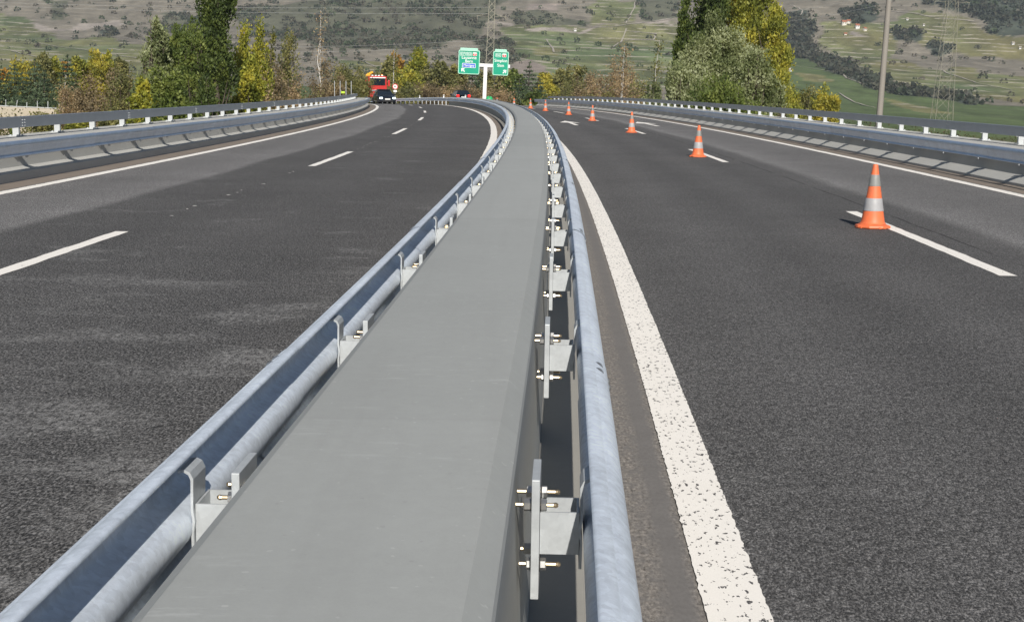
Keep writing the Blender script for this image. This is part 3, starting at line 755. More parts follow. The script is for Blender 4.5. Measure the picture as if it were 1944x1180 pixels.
def loft(stations):
    """skin over cross-sections: each station is (y, [(x, z) ...])"""
    mb = MB(); n = len(stations[0][1]); vs = [(x, y, z) for y, pr in stations for x, z in pr]; fs = []
    for i in range(len(stations) - 1):
        for k in range(n): fs.append((i * n + k, i * n + (k + 1) % n, (i + 1) * n + (k + 1) % n, (i + 1) * n + k))
    fs += [tuple(range(n))[::-1], tuple((len(stations) - 1) * n + k for k in range(n))]
    mb.add(vs, fs); return mb
def section(w, z0, z1, r=.09, tuck=.06):
    h = w / 2
    return [(-h + tuck, z0), (h - tuck, z0), (h, z0 + r * 1.6), (h - .01, (z0 + z1) / 2), (h - r * .35, z1 - r * .5), (h - r * 1.4, z1), (-h + r * 1.4, z1), (-h + r * .35, z1 - r * .5), (-h + .01, (z0 + z1) / 2), (-h, z0 + r * 1.6)]
def wheel(root, x, y, r, wd):
    mb = MB(); Mx = Matrix.Translation((x - wd / 2, y, r)) @ Matrix.Rotation(math.pi / 2, 4, 'Y')
    mb.lathe([(r * .62, 0), (r * .95, 0), (r, .03), (r, wd - .03), (r * .95, wd), (r * .62, wd)], 20, Mx); t = mb.build('wheel', M['black'], root, smooth=30)
    mb = MB(); mb.lathe([(r * .62, .02), (r * .45, .05), (r * .12, .03)], 12, Mx); mb.lathe([(r * .62, wd - .02), (r * .45, wd - .05), (r * .12, wd - .03)], 12, Mx); mb.build('rim', M['chrome'], t)
def make_car(name, mw, label, cat, paint, Lh, wd, ht, front):
    """FRONT: the nose looks towards -y; else the tail does and the lamps there are red"""
    root = tag(empty(name, mw), label, cat)
    hood = ht * (.58 if front else .66); lz = (.60, .80) if front else (.80, 1.06); st = []
    for y, z0, z1, ww in [(-Lh / 2, .30, hood * .78, wd * .86), (-Lh / 2 + .12, .22, hood * .88, wd * .96), (-Lh * .28, .20, hood * .98, wd), (-Lh * .05, .20, hood, wd), (Lh * .25, .20, hood, wd), (Lh * .42, .22, hood * .98, wd * .97), (Lh / 2, .30, hood * .86, wd * .88)]:
        st.append((y, section(ww, z0, z1)))
    loft(st).build('body', paint, root, smooth=40)
    if front: cab = [(-Lh * .20, .02), (-Lh * .02, .98), (Lh * .18, 1.0), (Lh * .40, .12)]
    else: cab = [(-Lh * .47, .12), (-Lh * .38, .93), (Lh * .08, 1.0), (Lh * .28, .02)]
    st = []
    for y, f in cab:
        z1 = hood + .02 + (ht - hood - .02) * f; ww = wd * (.90 - .20 * f); st.append((y, [(-wd * .45, hood - .04), (wd * .45, hood - .04), (ww / 2 + .02, z1 - .09 * f), (ww / 2 - .08, z1), (-ww / 2 + .08, z1), (-ww / 2 - .02, z1 - .09 * f)]))
    loft(st).build('window_glass', M['glass'], root, smooth=35)
    mb = MB(); mb.box(-wd * .34, wd * .34, -Lh * (.04 if front else .36), Lh * .16, ht - .035, ht + .012, None, .01); mb.build('roof', paint, root)
    for sx in (-1, 1):
        mb = MB(); mb.box(min(sx * wd * .28, sx * wd * .45), max(sx * wd * .28, sx * wd * .45), -Lh / 2 - .015, -Lh / 2 + .10, hood * lz[0], hood * lz[1], None, .02)
        mb.build('headlight' if front else 'tail_light', M['lamp'] if front else M['tail'], root)
        yy = -Lh * .12 if front else Lh * .18
        mb = MB(); mb.box(min(sx * wd * .47, sx * wd * .60), max(sx * wd * .47, sx * wd * .60), yy - .05, yy + .05, hood - .02, hood + .16, None, .03); mb.build('wing_mirror', paint, root)
        for y in (-Lh * .30, Lh * .30): wheel(root, sx * (wd / 2 - .10), y, .33, .22)
    mb = MB(); mb.box(-.27, .27, -Lh / 2 - .03, -Lh / 2 + .02, hood * (lz[0] - .10), hood * (lz[0] + .06), None, .006); mb.build('number_plate', M['plate'], root)
    mb = MB(); mb.box(-wd * .30, wd * .30, -Lh / 2 - .012, -Lh / 2 + .05, .26, hood * .44, None, .02); mb.build('grille' if front else 'bumper', M['black'], root)
    return root
make_car('car', frame(147, -6.05, .004) @ Matrix.Rotation(.10, 4, 'Z'), 'dark car with both headlights on coming round the bend ahead of the red truck', 'car', M['navy'], 4.4, 1.80, 1.46, True)
make_car('estate_car', frame(172, 5.4, .004), 'black car seen from behind, red tail lights on, driving away near the road sign', 'car', M['black_car'], 4.6, 1.82, 1.70, False)

tr = tag(empty('recovery_truck', frame(186, -3.1, .004) @ Matrix.Rotation(.02, 4, 'Z')), 'red truck with dark windscreen and yellow crane behind its cab, following the dark car', 'truck')
mb = loft([(-2.0, section(2.30, .55, 3.42, .12, .1)), (-1.92, section(2.44, .45, 3.52, .14, .1)), (-.3, section(2.48, .45, 3.60, .14, .1)), (.25, section(2.46, .5, 3.55, .14, .1))]); mb.build('cab', M['red'], tr, smooth=35)
mb = MB(); mb.box(-.98, .98, -2.06, -1.93, 2.36, 3.22, None, .10); mb.build('windscreen', M['glass'], tr)
mb = MB(); mb.box(-1.00, 1.00, -2.20, -1.94, 3.24, 3.38, None, .04); mb.build('sun_visor', M['white'], tr)
mb = MB(); mb.box(-.85, .85, -2.055, -1.96, 1.62, 1.80, None, .02); mb.build('grille', M['chrome'], tr)
mb = MB(); mb.box(-1.24, 1.24, -2.16, -1.85, .40, .86, None, .07); mb.build('bumper', M['black'], tr)
for sx in (-1, 1):
    mb = MB(); mb.box(*sorted((sx * .80, sx * 1.14)), -2.19, -2.08, .58, .74, None, .03); mb.build('headlight', M['white'], tr)
    mb = MB(); mb.box(*sorted((sx * 1.32, sx * 1.60)), -1.95, -1.72, 2.25, 3.05, None, .06); m_ = mb.build('mirror', M['red'], tr)
    mb = MB(); mb.box(*sorted((sx * 1.16, sx * 1.36)), -1.84, -1.78, 2.90, 2.98); mb.build('mirror_arm', M['black'], m_)
    for y in (-1.05, 2.3, 3.6): wheel(tr, sx * 1.06, y, .50, .32)
    mb = MB(); mb.lathe([(.09, 3.55), (.10, 3.70), (.06, 3.78)], 10, Matrix.Translation((sx * .8, -.5, 0))); mb.build('beacon', M['amber'], tr)
for x in (-.62, -.2, .2, .62):
    mb = MB(); mb.box(x - .12, x + .12, -1.80, -1.66, 3.44, 3.66, None, .04); mb.build('roof_lamp', M['white'], tr)
mb = MB(); mb.box(-1.24, 1.24, .55, 5.2, .95, 1.25, None, .03); mb.box(-1.24, -1.16, .6, 5.2, 1.25, 2.35, None, .02); mb.box(1.16, 1.24, .6, 5.2, 1.25, 2.35, None, .02); mb.box(-1.16, 1.16, .6, .7, 1.25, 2.5, None, .02); mb.build('load_bed', M['red'], tr)
mb = MB(); mb.box(-1.15, -.75, .25, .62, 1.0, 3.75, None, .04); mb.tube([(-.95, .42, 3.7), (-.3, .6, 4.0), (.5, 2.8, 3.4)], [.16, .15, .11], 8); mb.tube([(.5, 2.8, 3.3), (.1, 4.6, 2.3)], [.10, .08], 8); mb.build('crane', M['yellow'], tr)

# ------------------------------------------------------------------ signs, posts, pylons
def text_mesh(txt, size, depth=.004):
    cu = bpy.data.curves.new('lettering', 'FONT'); cu.body = txt; cu.size = size; cu.align_x = 'CENTER'; cu.align_y = 'CENTER'; cu.extrude = depth; cu.offset = .012 * size
    o = bpy.data.objects.new('lettering', cu); col.objects.link(o); bpy.context.view_layer.update()
    me = bpy.data.meshes.new_from_object(o.evaluated_get(bpy.context.evaluated_depsgraph_get())); bpy.data.objects.remove(o); return me
UPR = Matrix.Rotation(math.pi / 2, 4, 'X')        # lettering stands upright and faces -y
M['sign_green'] = plain('sign_green', (.0, .33, .20), .4, 0, .04, 1); M['sign_pale'] = plain('sign_pale_green', (.38, .70, .56), .45, 0, .05, 1); M['sign_white'] = plain('sign_white', (.80, .84, .82), .45, 0, .03, 1)
M['sign_blue'] = plain('sign_blue', (.05, .12, .62), .4, 0, .04, 1); M['sign_red'] = plain('sign_red', (.62, .03, .04), .4, 0, .04, 1)
def rrect(w_, h_, r, n=5):
    pts = []
    for cx, cz, a0 in ((w_ / 2 - r, h_ / 2 - r, 0), (-w_ / 2 + r, h_ / 2 - r, 90), (-w_ / 2 + r, -h_ / 2 + r, 180), (w_ / 2 - r, -h_ / 2 + r, 270)):
        for k in range(n + 1): a = math.radians(a0 + 90 * k / n); pts.append((cx + r * math.cos(a), cz + r * math.sin(a)))
    return pts
SD = 214.0; sp_ = at(919.5, SD, 188)
sign = tag(empty('road_sign', Matrix.Translation(sp_)), 'pair of green motorway direction panels on a white T-shaped post', 'road sign')
zb = z_at(920, 124.3, SD) - sp_.z
mb = MB(); mb.box(-.27, .27, -.17, .17, -1.0, zb + .20, None, .02); mb.build('post', M['white'], sign)
mb = MB(); mb.box(-4.0, 3.62, -.20, .20, zb - .24, zb + .245, None, .02); mb.build('beam', M['white'], sign)
def panel(px0, px1, py0, py1, hood, rows, badges, arrow_x, lean):
    zt = z_at((px0 + px1) / 2, py0, SD) - sp_.z; z0 = z_at((px0 + px1) / 2, py1, SD) - sp_.z
    cx = ((px0 + px1) / 2 - 920) / 2700 * SD; W_ = (px1 - px0) / 2700 * SD; Hh = zt - z0; cz = (zt + z0) / 2
    mb = MB(); mb.prism([(cx + x, cz + z) for x, z in rrect(W_, Hh, .22)], 'y', -.34, -.24); pa = mb.build('panel', M['sign_pale'], sign)
    mb = MB(); mb.prism([(cx + x, cz + z) for x, z in rrect(W_ - .22, Hh - .22, .15)], 'y', -.345, -.330); mb.build('sign_face', M['sign_green'], pa)
    mb = MB(); mb.box(cx - W_ / 2 + .24, cx + W_ / 2 - .32, -.42, -.20, zt - .16, zt + .30, None, .03); mb.build('light_hood', M['sign_pale'], pa)
    for fr, txt, size, box in rows:
        z = zt - fr * Hh
        if box:
            for (bw, bh, mt, y) in ((2.0, .66, M['sign_white'], -.349), (1.88, .54, M['sign_blue'], -.353)):
                mb = MB(); mb.prism([(cx + x, z + q) for x, q in rrect(bw, bh, .08)], 'y', y, -.340); mb.build('place_box', mt, pa)
        link('lettering', text_mesh(txt, size), M['sign_white'], pa, Matrix.Translation((cx, -.356, z)) @ UPR)
    for bx, txt, mt, bw in badges:
        z = zt - .165 * Hh
        mb = MB(); mb.prism([(cx + bx + x, z + q) for x, q in rrect(bw, .52, .09)], 'y', -.350, -.340); mb.build('route_badge', M['sign_white'], pa)
        mb = MB(); mb.prism([(cx + bx + x, z - (.05 if mt == 'sign_red' else 0) + q) for x, q in rrect(bw - .09, .43 if mt != 'sign_red' else .33, .06)], 'y', -.354, -.342); mb.build('route_badge', M[mt], pa)
        link('lettering', text_mesh(txt, .40), M['sign_white'], pa, Matrix.Translation((cx + bx, -.357, z - (.05 if mt == 'sign_red' else 0))) @ UPR)
    mb = MB(); Ma = Matrix.Translation((cx + arrow_x, 0, zt - .835 * Hh)) @ Matrix.Rotation(lean, 4, 'Y')
    pl = [(-.075, -.36), (.075, -.36), (.075, .05), (.28, -.12), (.28, .07), (0, .36), (-.28, .07), (-.28, -.12), (-.075, .05)]
    a = [Ma @ Vector((x, -.352, z)) for x, z in pl]; b = [Ma @ Vector((x, -.342, z)) for x, z in pl]; n = len(pl)
    mb.add(a + b, [tuple(range(n)), tuple(range(2 * n - 1, n - 1, -1))] + [(i, (i + 1) % n, n + (i + 1) % n, n + i) for i in range(n)]); mb.build('arrow', M['sign_white'], pa)
panel(868.8, 908.6, 95.4, 141, True, [(.316, 'Lausanne', .60, 0), (.465, 'Bern', .60, 0), (.64, 'Martigny', .46, 1)], [(-.95, 'E27', 'sign_green', .82), (-.05, 'E62', 'sign_green', .82), (.82, '9', 'sign_red', .60)], -.85, -math.pi / 4)
panel(933.4, 962.6, 97.8, 143.4, True, [(.39, 'Simplon', .60, 0), (.59, 'Sion', .60, 0)], [(-.42, 'E62', 'sign_green', .82), (.48, '9', 'sign_red', .60)], .62, math.pi / 4)

gb = tag(empty('gore_beacon', Matrix.Translation(at(929, 203, 186))), 'bright green rounded beacon standing at the fork beside the white sign post', 'beacon')
hz = z_at(929, 182.6, 203) - gb.matrix_world.translation.z
mb = MB(); mb.lathe([(.50, -.5), (.50, hz - .55), (.48, hz - .32), (.38, hz - .12), (.20, hz - .02), (.02, hz)], 20); mb.build('shell', plain('beacon_green', (.02, .42, .14), .45, 0, .05), gb, smooth=50)
for px_ in (-.14, .14):
    mb = MB(); Mb = Matrix.Translation((px_, -.47, hz - .75)); mb.box(-.06, .06, -.05, .0, -.30, .12, Mb); mb.build('chevron', M['sign_white'], gb)

ss_ = tag(empty('speed_sign', frame(186.5, -.45, 0)), 'round white speed limit sign with a red ring in the median beside the truck', 'traffic sign')
mb = MB(); mb.tube([(0, 0, -.2), (0, 0, 2.6)], .045, 8); mb.build('post', M['post'], ss_)
mb = MB(); mb.lathe([(.36, 0), (.36, .02)], 28, Matrix.Translation((0, -.05, 2.25)) @ Matrix.Rotation(math.pi / 2, 4, 'X')); mb.build('ring', M['sign_red'], ss_)
mb = MB(); mb.lathe([(.27, 0), (.27, .01)], 28, Matrix.Translation((0, -.067, 2.25)) @ Matrix.Rotation(math.pi / 2, 4, 'X')); mb.build('disc', M['sign_white'], ss_)
link('lettering', text_mesh('80', .30), M['black'], ss_, Matrix.Translation((0, -.083, 2.25)) @ UPR)
mb = MB(); mb.box(-.22, .22, -.06, -.045, 1.55, 1.80, None, .006); mb.build('plate', M['sign_white'], ss_)

def delineator(s, o, label, h=.62, base=.69):
    e = tag(empty('delineator_post', frame(s, o, base)), label, 'delineator', 'white delineator posts'); mb = MB(); mb.box(-.06, .06, -.05, .05, -base if base < .1 else -.02, h * .55, None, .015); mb.build('post', M['white'], e)
    mb = MB(); mb.box(-.045, .045, -.056, -.05, h * .28, h * .45); mb.build('reflector', M['band_grey'], e)
for s_, lb in ((184, 'small white delineator on the far guard rail just beside the dark car'), (161, 'small white delineator on the middle of the far guard rail'), (137.5, 'small white delineator where the far guard rail meets the bridge rail')):
    delineator(s_, -.94, lb, .55, .66)
delineator(127, .10, 'small white delineator on the median between two far orange cones', .45, .69)

M['mast'] = concrete('mast_concrete', (.255, .235, .21), 0, .08)
pb = at(1667, 74, 250); e = tag(empty('utility_pole', Matrix.Translation(pb)), 'tall leaning-looking concrete pole rising beyond the handrail in front of the vineyards', 'pole')
mb = MB(); mb.lathe([(.185, -.5), (.165, 7.0), (.115, 22), (.10, 23.5)], 16); mb.build('mast', M['mast'], e, smooth=60)
mb = MB(); mb.lathe([(.30, -.3), (.30, .12), (.24, .2)], 16); mb.build('base', M['mast'], e)

def pylon(px_c, d, wb, wt, hgt, label, arms):
    g = at(px_c, d, 210); e = tag(empty('lattice_pylon', Matrix.Translation(g)), label, 'pylon'); r = d * (.00016 if wb < 5 else .00011)
    W_ = lambda z: wb + (wt - wb) * min(1, z / hgt)
    for sx in (-1, 1):
        for sy in (-1, 1):
            mb = MB(); mb.tube([(sx * W_(0) / 2, sy * W_(0) / 2, -1), (sx * W_(hgt) / 2, sy * W_(hgt) / 2, hgt)], r * 1.5, 4); mb.build('leg', M['lattice'], e)
    mb = MB(); z = 1.0
    while z < hgt - 1:
        st = max(1.6, W_(z) * 1.05); z2 = min(z + st, hgt); a, b = W_(z) / 2, W_(z2) / 2
        for s1 in (-1, 1):
            mb.tube([(-a, s1 * a, z), (b, s1 * b, z2)], r * .8, 4, False); mb.tube([(a, s1 * a, z), (-b, s1 * b, z2)], r * .8, 4, False)
            mb.tube([(s1 * a, -a, z), (s1 * b, b, z2)], r * .8, 4, False); mb.tube([(s1 * a, a, z), (s1 * b, -b, z2)], r * .8, 4, False)
        z = z2
    mb.build('bracing', M['lattice'], e)
    for za in arms:
        mb = MB(); h2 = W_(za) / 2
        for sx in (-1, 1):
            mb.tube([(sx * h2, 0, za + 1.1), (sx * (h2 + 4.5), 0, za)], r, 4); mb.tube([(sx * h2, 0, za), (sx * (h2 + 4.5), 0, za)], r, 4)
            mb.tube([(sx * (h2 + 4.3), 0, za), (sx * (h2 + 4.3), 0, za - 1.5)], r * 1.4, 5)
        mb.build('crossarm', M['lattice'], e)
    return g
M['lattice'] = plain('lattice_steel', (.30, .28, .225), .7, .2, .15, 2)
g1 = pylon(926, 560, 3.4, 1.5, 66, 'slender lattice pylon rising behind the green road sign', (36.0,))
g2 = pylon(1789, 520, 6.6, 2.6, 62, 'lattice pylon with two thin legs standing in front of the terraced slope', (46.0,))
M['wire'] = plain('wire', (.40, .40, .40), .6, .3, .05)
def cable(p, q, sag, label, r=.05):
    mb = MB(); p, q = Vector(p), Vector(q)
    mb.tube([p.lerp(q, t) - Vector((0, 0, sag * 4 * t * (1 - t))) for t in np.linspace(0, 1, 25)], r, 4)
    tag(mb.build('power_line', M['wire']), label, 'power line', 'power lines over the valley')
def pt(px, py, d): r = ray_dir(px, py); return CAM + r * d
CABS = [((-60, 3), (926, 14)), ((-60, 9), (926, 26)), ((380, 88), (920, 76)), ((380, 98), (920, 86)), ((1380, 34), (1640, -4)), ((1380, 52), (1660, 12)), ((940, 14), (1240, -6))]
CLB = ['thin grey power line crossing the brown scrub, upper of two left of the pylon', 'thin grey power line crossing the brown scrub, lower of two left of the pylon', 'thin power line running level just above the red truck, upper one', 'thin power line running level just above the red truck, lower one',
       'thin power line slanting up behind the yellow poplars, upper one', 'thin power line slanting up behind the yellow poplars, lower one', 'thin power line climbing from the slender pylon over the vineyards']
for (a, b), lb in zip(CABS, CLB): cable(pt(a[0], a[1], 600), pt(b[0], b[1], 560), 1.2, lb)

# ------------------------------------------------------------------ the retaining wall and fences beside the bridge
M['wallpale'] = concrete('pale_gravel_wall', (.44, .385, .30), 0, .15)
e = tag(empty('retaining_wall', Matrix.Translation(at(40, 152, 240))), 'pale beige retaining wall beyond the handrail with a thin wire fence on top', 'wall')
x0, x1 = pt(-160, 205, 152).x, pt(112, 205, 152).x; zt = z_at(40, 204.5, 152); org = e.matrix_world.translation
mb = MB(); mb.prism([(0, -9.0 - org.z), (0, zt - org.z - .3), (.5, zt - org.z), (3, zt - org.z), (3, -9.0 - org.z)], 'x', x0 - org.x, x1 - org.x); mb.build('wall', M['wallpale'], e)
for i, px_ in enumerate((-120, -90, -55, -25, 11, 31, 51, 71, 91, 112)):
    mb = MB(); xx = pt(px_, 205, 152.8).x - org.x; hh = 1.0 if i % 3 else .75
    mb.tube([(xx, .8, zt - org.z), (xx + (.12 if i == 5 else 0), .8, zt - org.z + hh * .75)], .045, 6); mb.build('fence_post', M['post'], e)
mb = MB(); mb.box(x0 - org.x, x1 - org.x, .76, .84, zt - org.z + .05, zt - org.z + .12); mb.build('fence_rail', M['post'], e)
e = tag(empty('bridge_railing', frame(130, -10.6, 0)), 'four thin grey uprights with a yellow-green marker beside the red truck', 'railing')
for i, x in enumerate((-.75, -.25, .27, .74)):
    mb = MB(); mb.tube([(x, .2 * i, -1.0), (x, .2 * i, 2.05)], .032, 6); mb.build('upright', M['post'], e)
mb = MB(); mb.box(-.8, .8, .2, .26, .45, .52); mb.build('crossbar', M['post'], e)
mb = MB(); mb.box(-.16, .16, .12, .2, .95, 1.13, None, .02); mb.build('marker', M['hi_vis'], e)

# ------------------------------------------------------------------ houses on the valley side
M['roof'] = plain('roof_tiles', (.40, .15, .08), .8, 0, .2, 1); M['render'] = plain('house_render', (.75, .71, .64), .8, 0, .08, .3)
M['render_w'] = plain('house_white', (.80, .80, .80), .8, 0, .05, .3)
def house(x, y, w_, l_, h_, rot, label, mat, roof=True):
    z = float(ground(x, y)); w_, l_, h_ = w_ * .62, l_ * .62, h_ * .62; e = tag(empty('house', Matrix.Translation((x, y, z)) @ Matrix.Rotation(rot, 4, 'Z')), label, 'house', 'houses on the terraced slope')
    mb = MB(); mb.box(-w_ / 2, w_ / 2, -l_ / 2, l_ / 2, -3, h_); mb.prism([(-l_ / 2, h_), (l_ / 2, h_), (0, h_ + w_ * .34)], 'x', -w_ / 2, w_ / 2); mb.build('wall', mat, e)
    mb = MB(); g = w_ * .34
    for sg in (-1, 1):
        a = [(-w_ / 2 - .4, sg * (l_ / 2 + .5), h_ - .2), (w_ / 2 + .4, sg * (l_ / 2 + .5), h_ - .2), (w_ / 2 + .4, 0, h_ + g + .1), (-w_ / 2 - .4, 0, h_ + g + .1)]
        mb.add(a + [(x_, y_, z_ + .3) for x_, y_, z_ in a], [(0, 1, 2, 3), (7, 6, 5, 4), (0, 4, 5, 1), (1, 5, 6, 2), (2, 6, 7, 3), (3, 7, 4, 0)])
    mb.build('roof', M['roof'] if roof else M['rock'], e)
    for xx in (-w_ * .25, w_ * .25):
        mb = MB(); mb.box(xx - .4, xx + .4, -l_ / 2 - .06, -l_ / 2 + .05, h_ * .45, h_ * .78); mb.build('window', M['glass'], e)
for a in [(419, 1866, 9, 8, 6, .2, 'cream house with an orange roof, first of the hamlet on the slope', 'render', 1), (427, 1874, 7, 6, 5, -.3, 'small cream house tucked behind the first of the hillside hamlet', 'render', 1),
          (433, 1850, 8, 7, 6, .1, 'white house in the middle of the hillside hamlet', 'render_w', 1), (440, 1838, 6, 6, 5, .4, 'pale house at the lower end of the hillside hamlet', 'render', 1),
          (411, 1816, 5, 4, 2.5, 0, 'tiny pale hut below the hillside hamlet', 'render', 1), (505, 1884, 4.5, 4, 3, 0, 'tiny white hut high among the terraces beside the pole', 'render_w', 0), (517, 1848, 3.5, 3, 3, 0, 'tiny white hut just below another on the high terraces', 'render_w', 0),
          (604, 1764, 5, 4, 3.2, .2, 'small white hut on the slope under the wooded spur, upper of two', 'render_w', 0), (607, 1746, 4, 4, 3, -.2, 'small white hut on the slope under the wooded spur, lower of two', 'render_w', 0),
          (71, 1782, 5, 5, 4, 0, 'little white hut among pale walls in the vineyards above the cones', 'render_w', 0), (274, 1448, 8, 4, 2.2, .1, 'low white shed beside the track at the edge of the vineyard', 'render_w', 0)]:
    house(*a[:6], a[6], M[a[7]], a[8])

# ------------------------------------------------------------------ trees, shrubs, undergrowth
def leaf_quads(rng, pts, dirs, L, Wd, c4):
    """one diamond-shaped leaf or spray at every point, its long axis along DIRS"""
    n = len(pts); side = np.cross(dirs, rng.normal(size=(n, 3))); side /= np.linalg.norm(side, axis=1)[:, None] + 1e-9
    L = np.asarray(L).reshape(-1, 1); Wd = np.asarray(Wd).reshape(-1, 1)
    V = np.stack([pts - dirs * L * .5, pts + side * Wd * .5 - dirs * L * .05, pts + dirs * L * .5, pts - side * Wd * .5 - dirs * L * .05], 1).reshape(-1, 3)
    return V, np.arange(n * 4).reshape(n, 4), np.repeat(c4, 4, 0)
def prisms(a, b, r0, r1):
    """thin three-sided twigs from A to B"""
    n = len(a); d = b - a; d /= np.linalg.norm(d, axis=1)[:, None] + 1e-9
    u = np.cross(d, np.array([.31, .87, .11])); u /= np.linalg.norm(u, axis=1)[:, None] + 1e-9; v = np.cross(d, u)
    ring = [u * math.cos(t) + v * math.sin(t) for t in (0, 2.094, 4.189)]
    r0 = np.broadcast_to(r0, (n,))[:, None]; r1 = np.broadcast_to(r1, (n,))[:, None]
    V = np.stack([a + q * r0 for q in ring] + [b + q * r1 for q in ring], 1).reshape(-1, 3)
    base = (np.arange(n) * 6)[:, None, None]; F = np.array([[0, 1, 4, 3], [1, 2, 5, 4], [2, 0, 3, 5]])[None] + base
    return V, F.reshape(-1, 4)
def colours(rng, pts, n, pal, clump, seed):
    """leaf colours: clumps of light and dark tones over the palette"""
    t = fbm(pts[:, 0] / clump + 31, pts[:, 1] / clump + pts[:, 2] / clump * 1.3, seed, 3); t = np.clip((t - .5) * 2.0 + .5 + rng.normal(0, .12, n), 0, 1)
    pal = np.array(pal); k = t * (len(pal) - 1); i = np.clip(k.astype(int), 0, len(pal) - 2); f = (k - i)[:, None]
    c = pal[i] * (1 - f) + pal[i + 1] * f; c *= 2.0 * rng.uniform(.8, 1.2, (n, 1))
    return np.concatenate([c, np.ones((n, 1))], 1)
PAL = {'poplar': [(.022, .034, .010), (.045, .064, .016), (.085, .105, .024)], 'poplar_dry': [(.045, .05, .014), (.10, .10, .025), (.17, .15, .035)],
       'willow': [(.060, .075, .030), (.105, .122, .055), (.150, .166, .084), (.21, .225, .14)], 'bush': [(.038, .055, .014), (.075, .098, .024), (.13, .150, .040)],
       'lime': [(.075, .090, .014), (.15, .155, .022), (.25, .225, .03)], 'gold': [(.12, .12, .022), (.215, .195, .032), (.29, .245, .04)], 'orange': [(.14, .085, .02), (.26, .155, .03), (.34, .17, .03)],
       'brown': [(.078, .062, .038), (.130, .102, .060), (.19, .145, .085)], 'rust': [(.125, .092, .058), (.20, .148, .088), (.26, .195, .115)], 'olive': [(.058, .062, .024), (.112, .112, .042), (.17, .155, .058)],
       'pine': [(.018, .030, .016), (.038, .056, .028), (.066, .086, .044)], 'yellowgreen': [(.080, .092, .018), (.165, .168, .028), (.26, .235, .040)]}
def lobe_points(rng, lobes, n, shell=.45):
    lobes = np.array(lobes, float); vol = lobes[:, 3] * lobes[:, 4] * lobes[:, 5]; pick = rng.choice(len(lobes), n, p=vol / vol.sum())
    d = rng.normal(size=(n, 3)); d /= np.linalg.norm(d, axis=1)[:, None]; r = rng.random(n) ** shell
    r *= 1 + .16 * rng.normal(size=n) * (rng.random(n) < .3)
    return lobes[pick, :3] + d * r[:, None] * lobes[pick, 3:], d
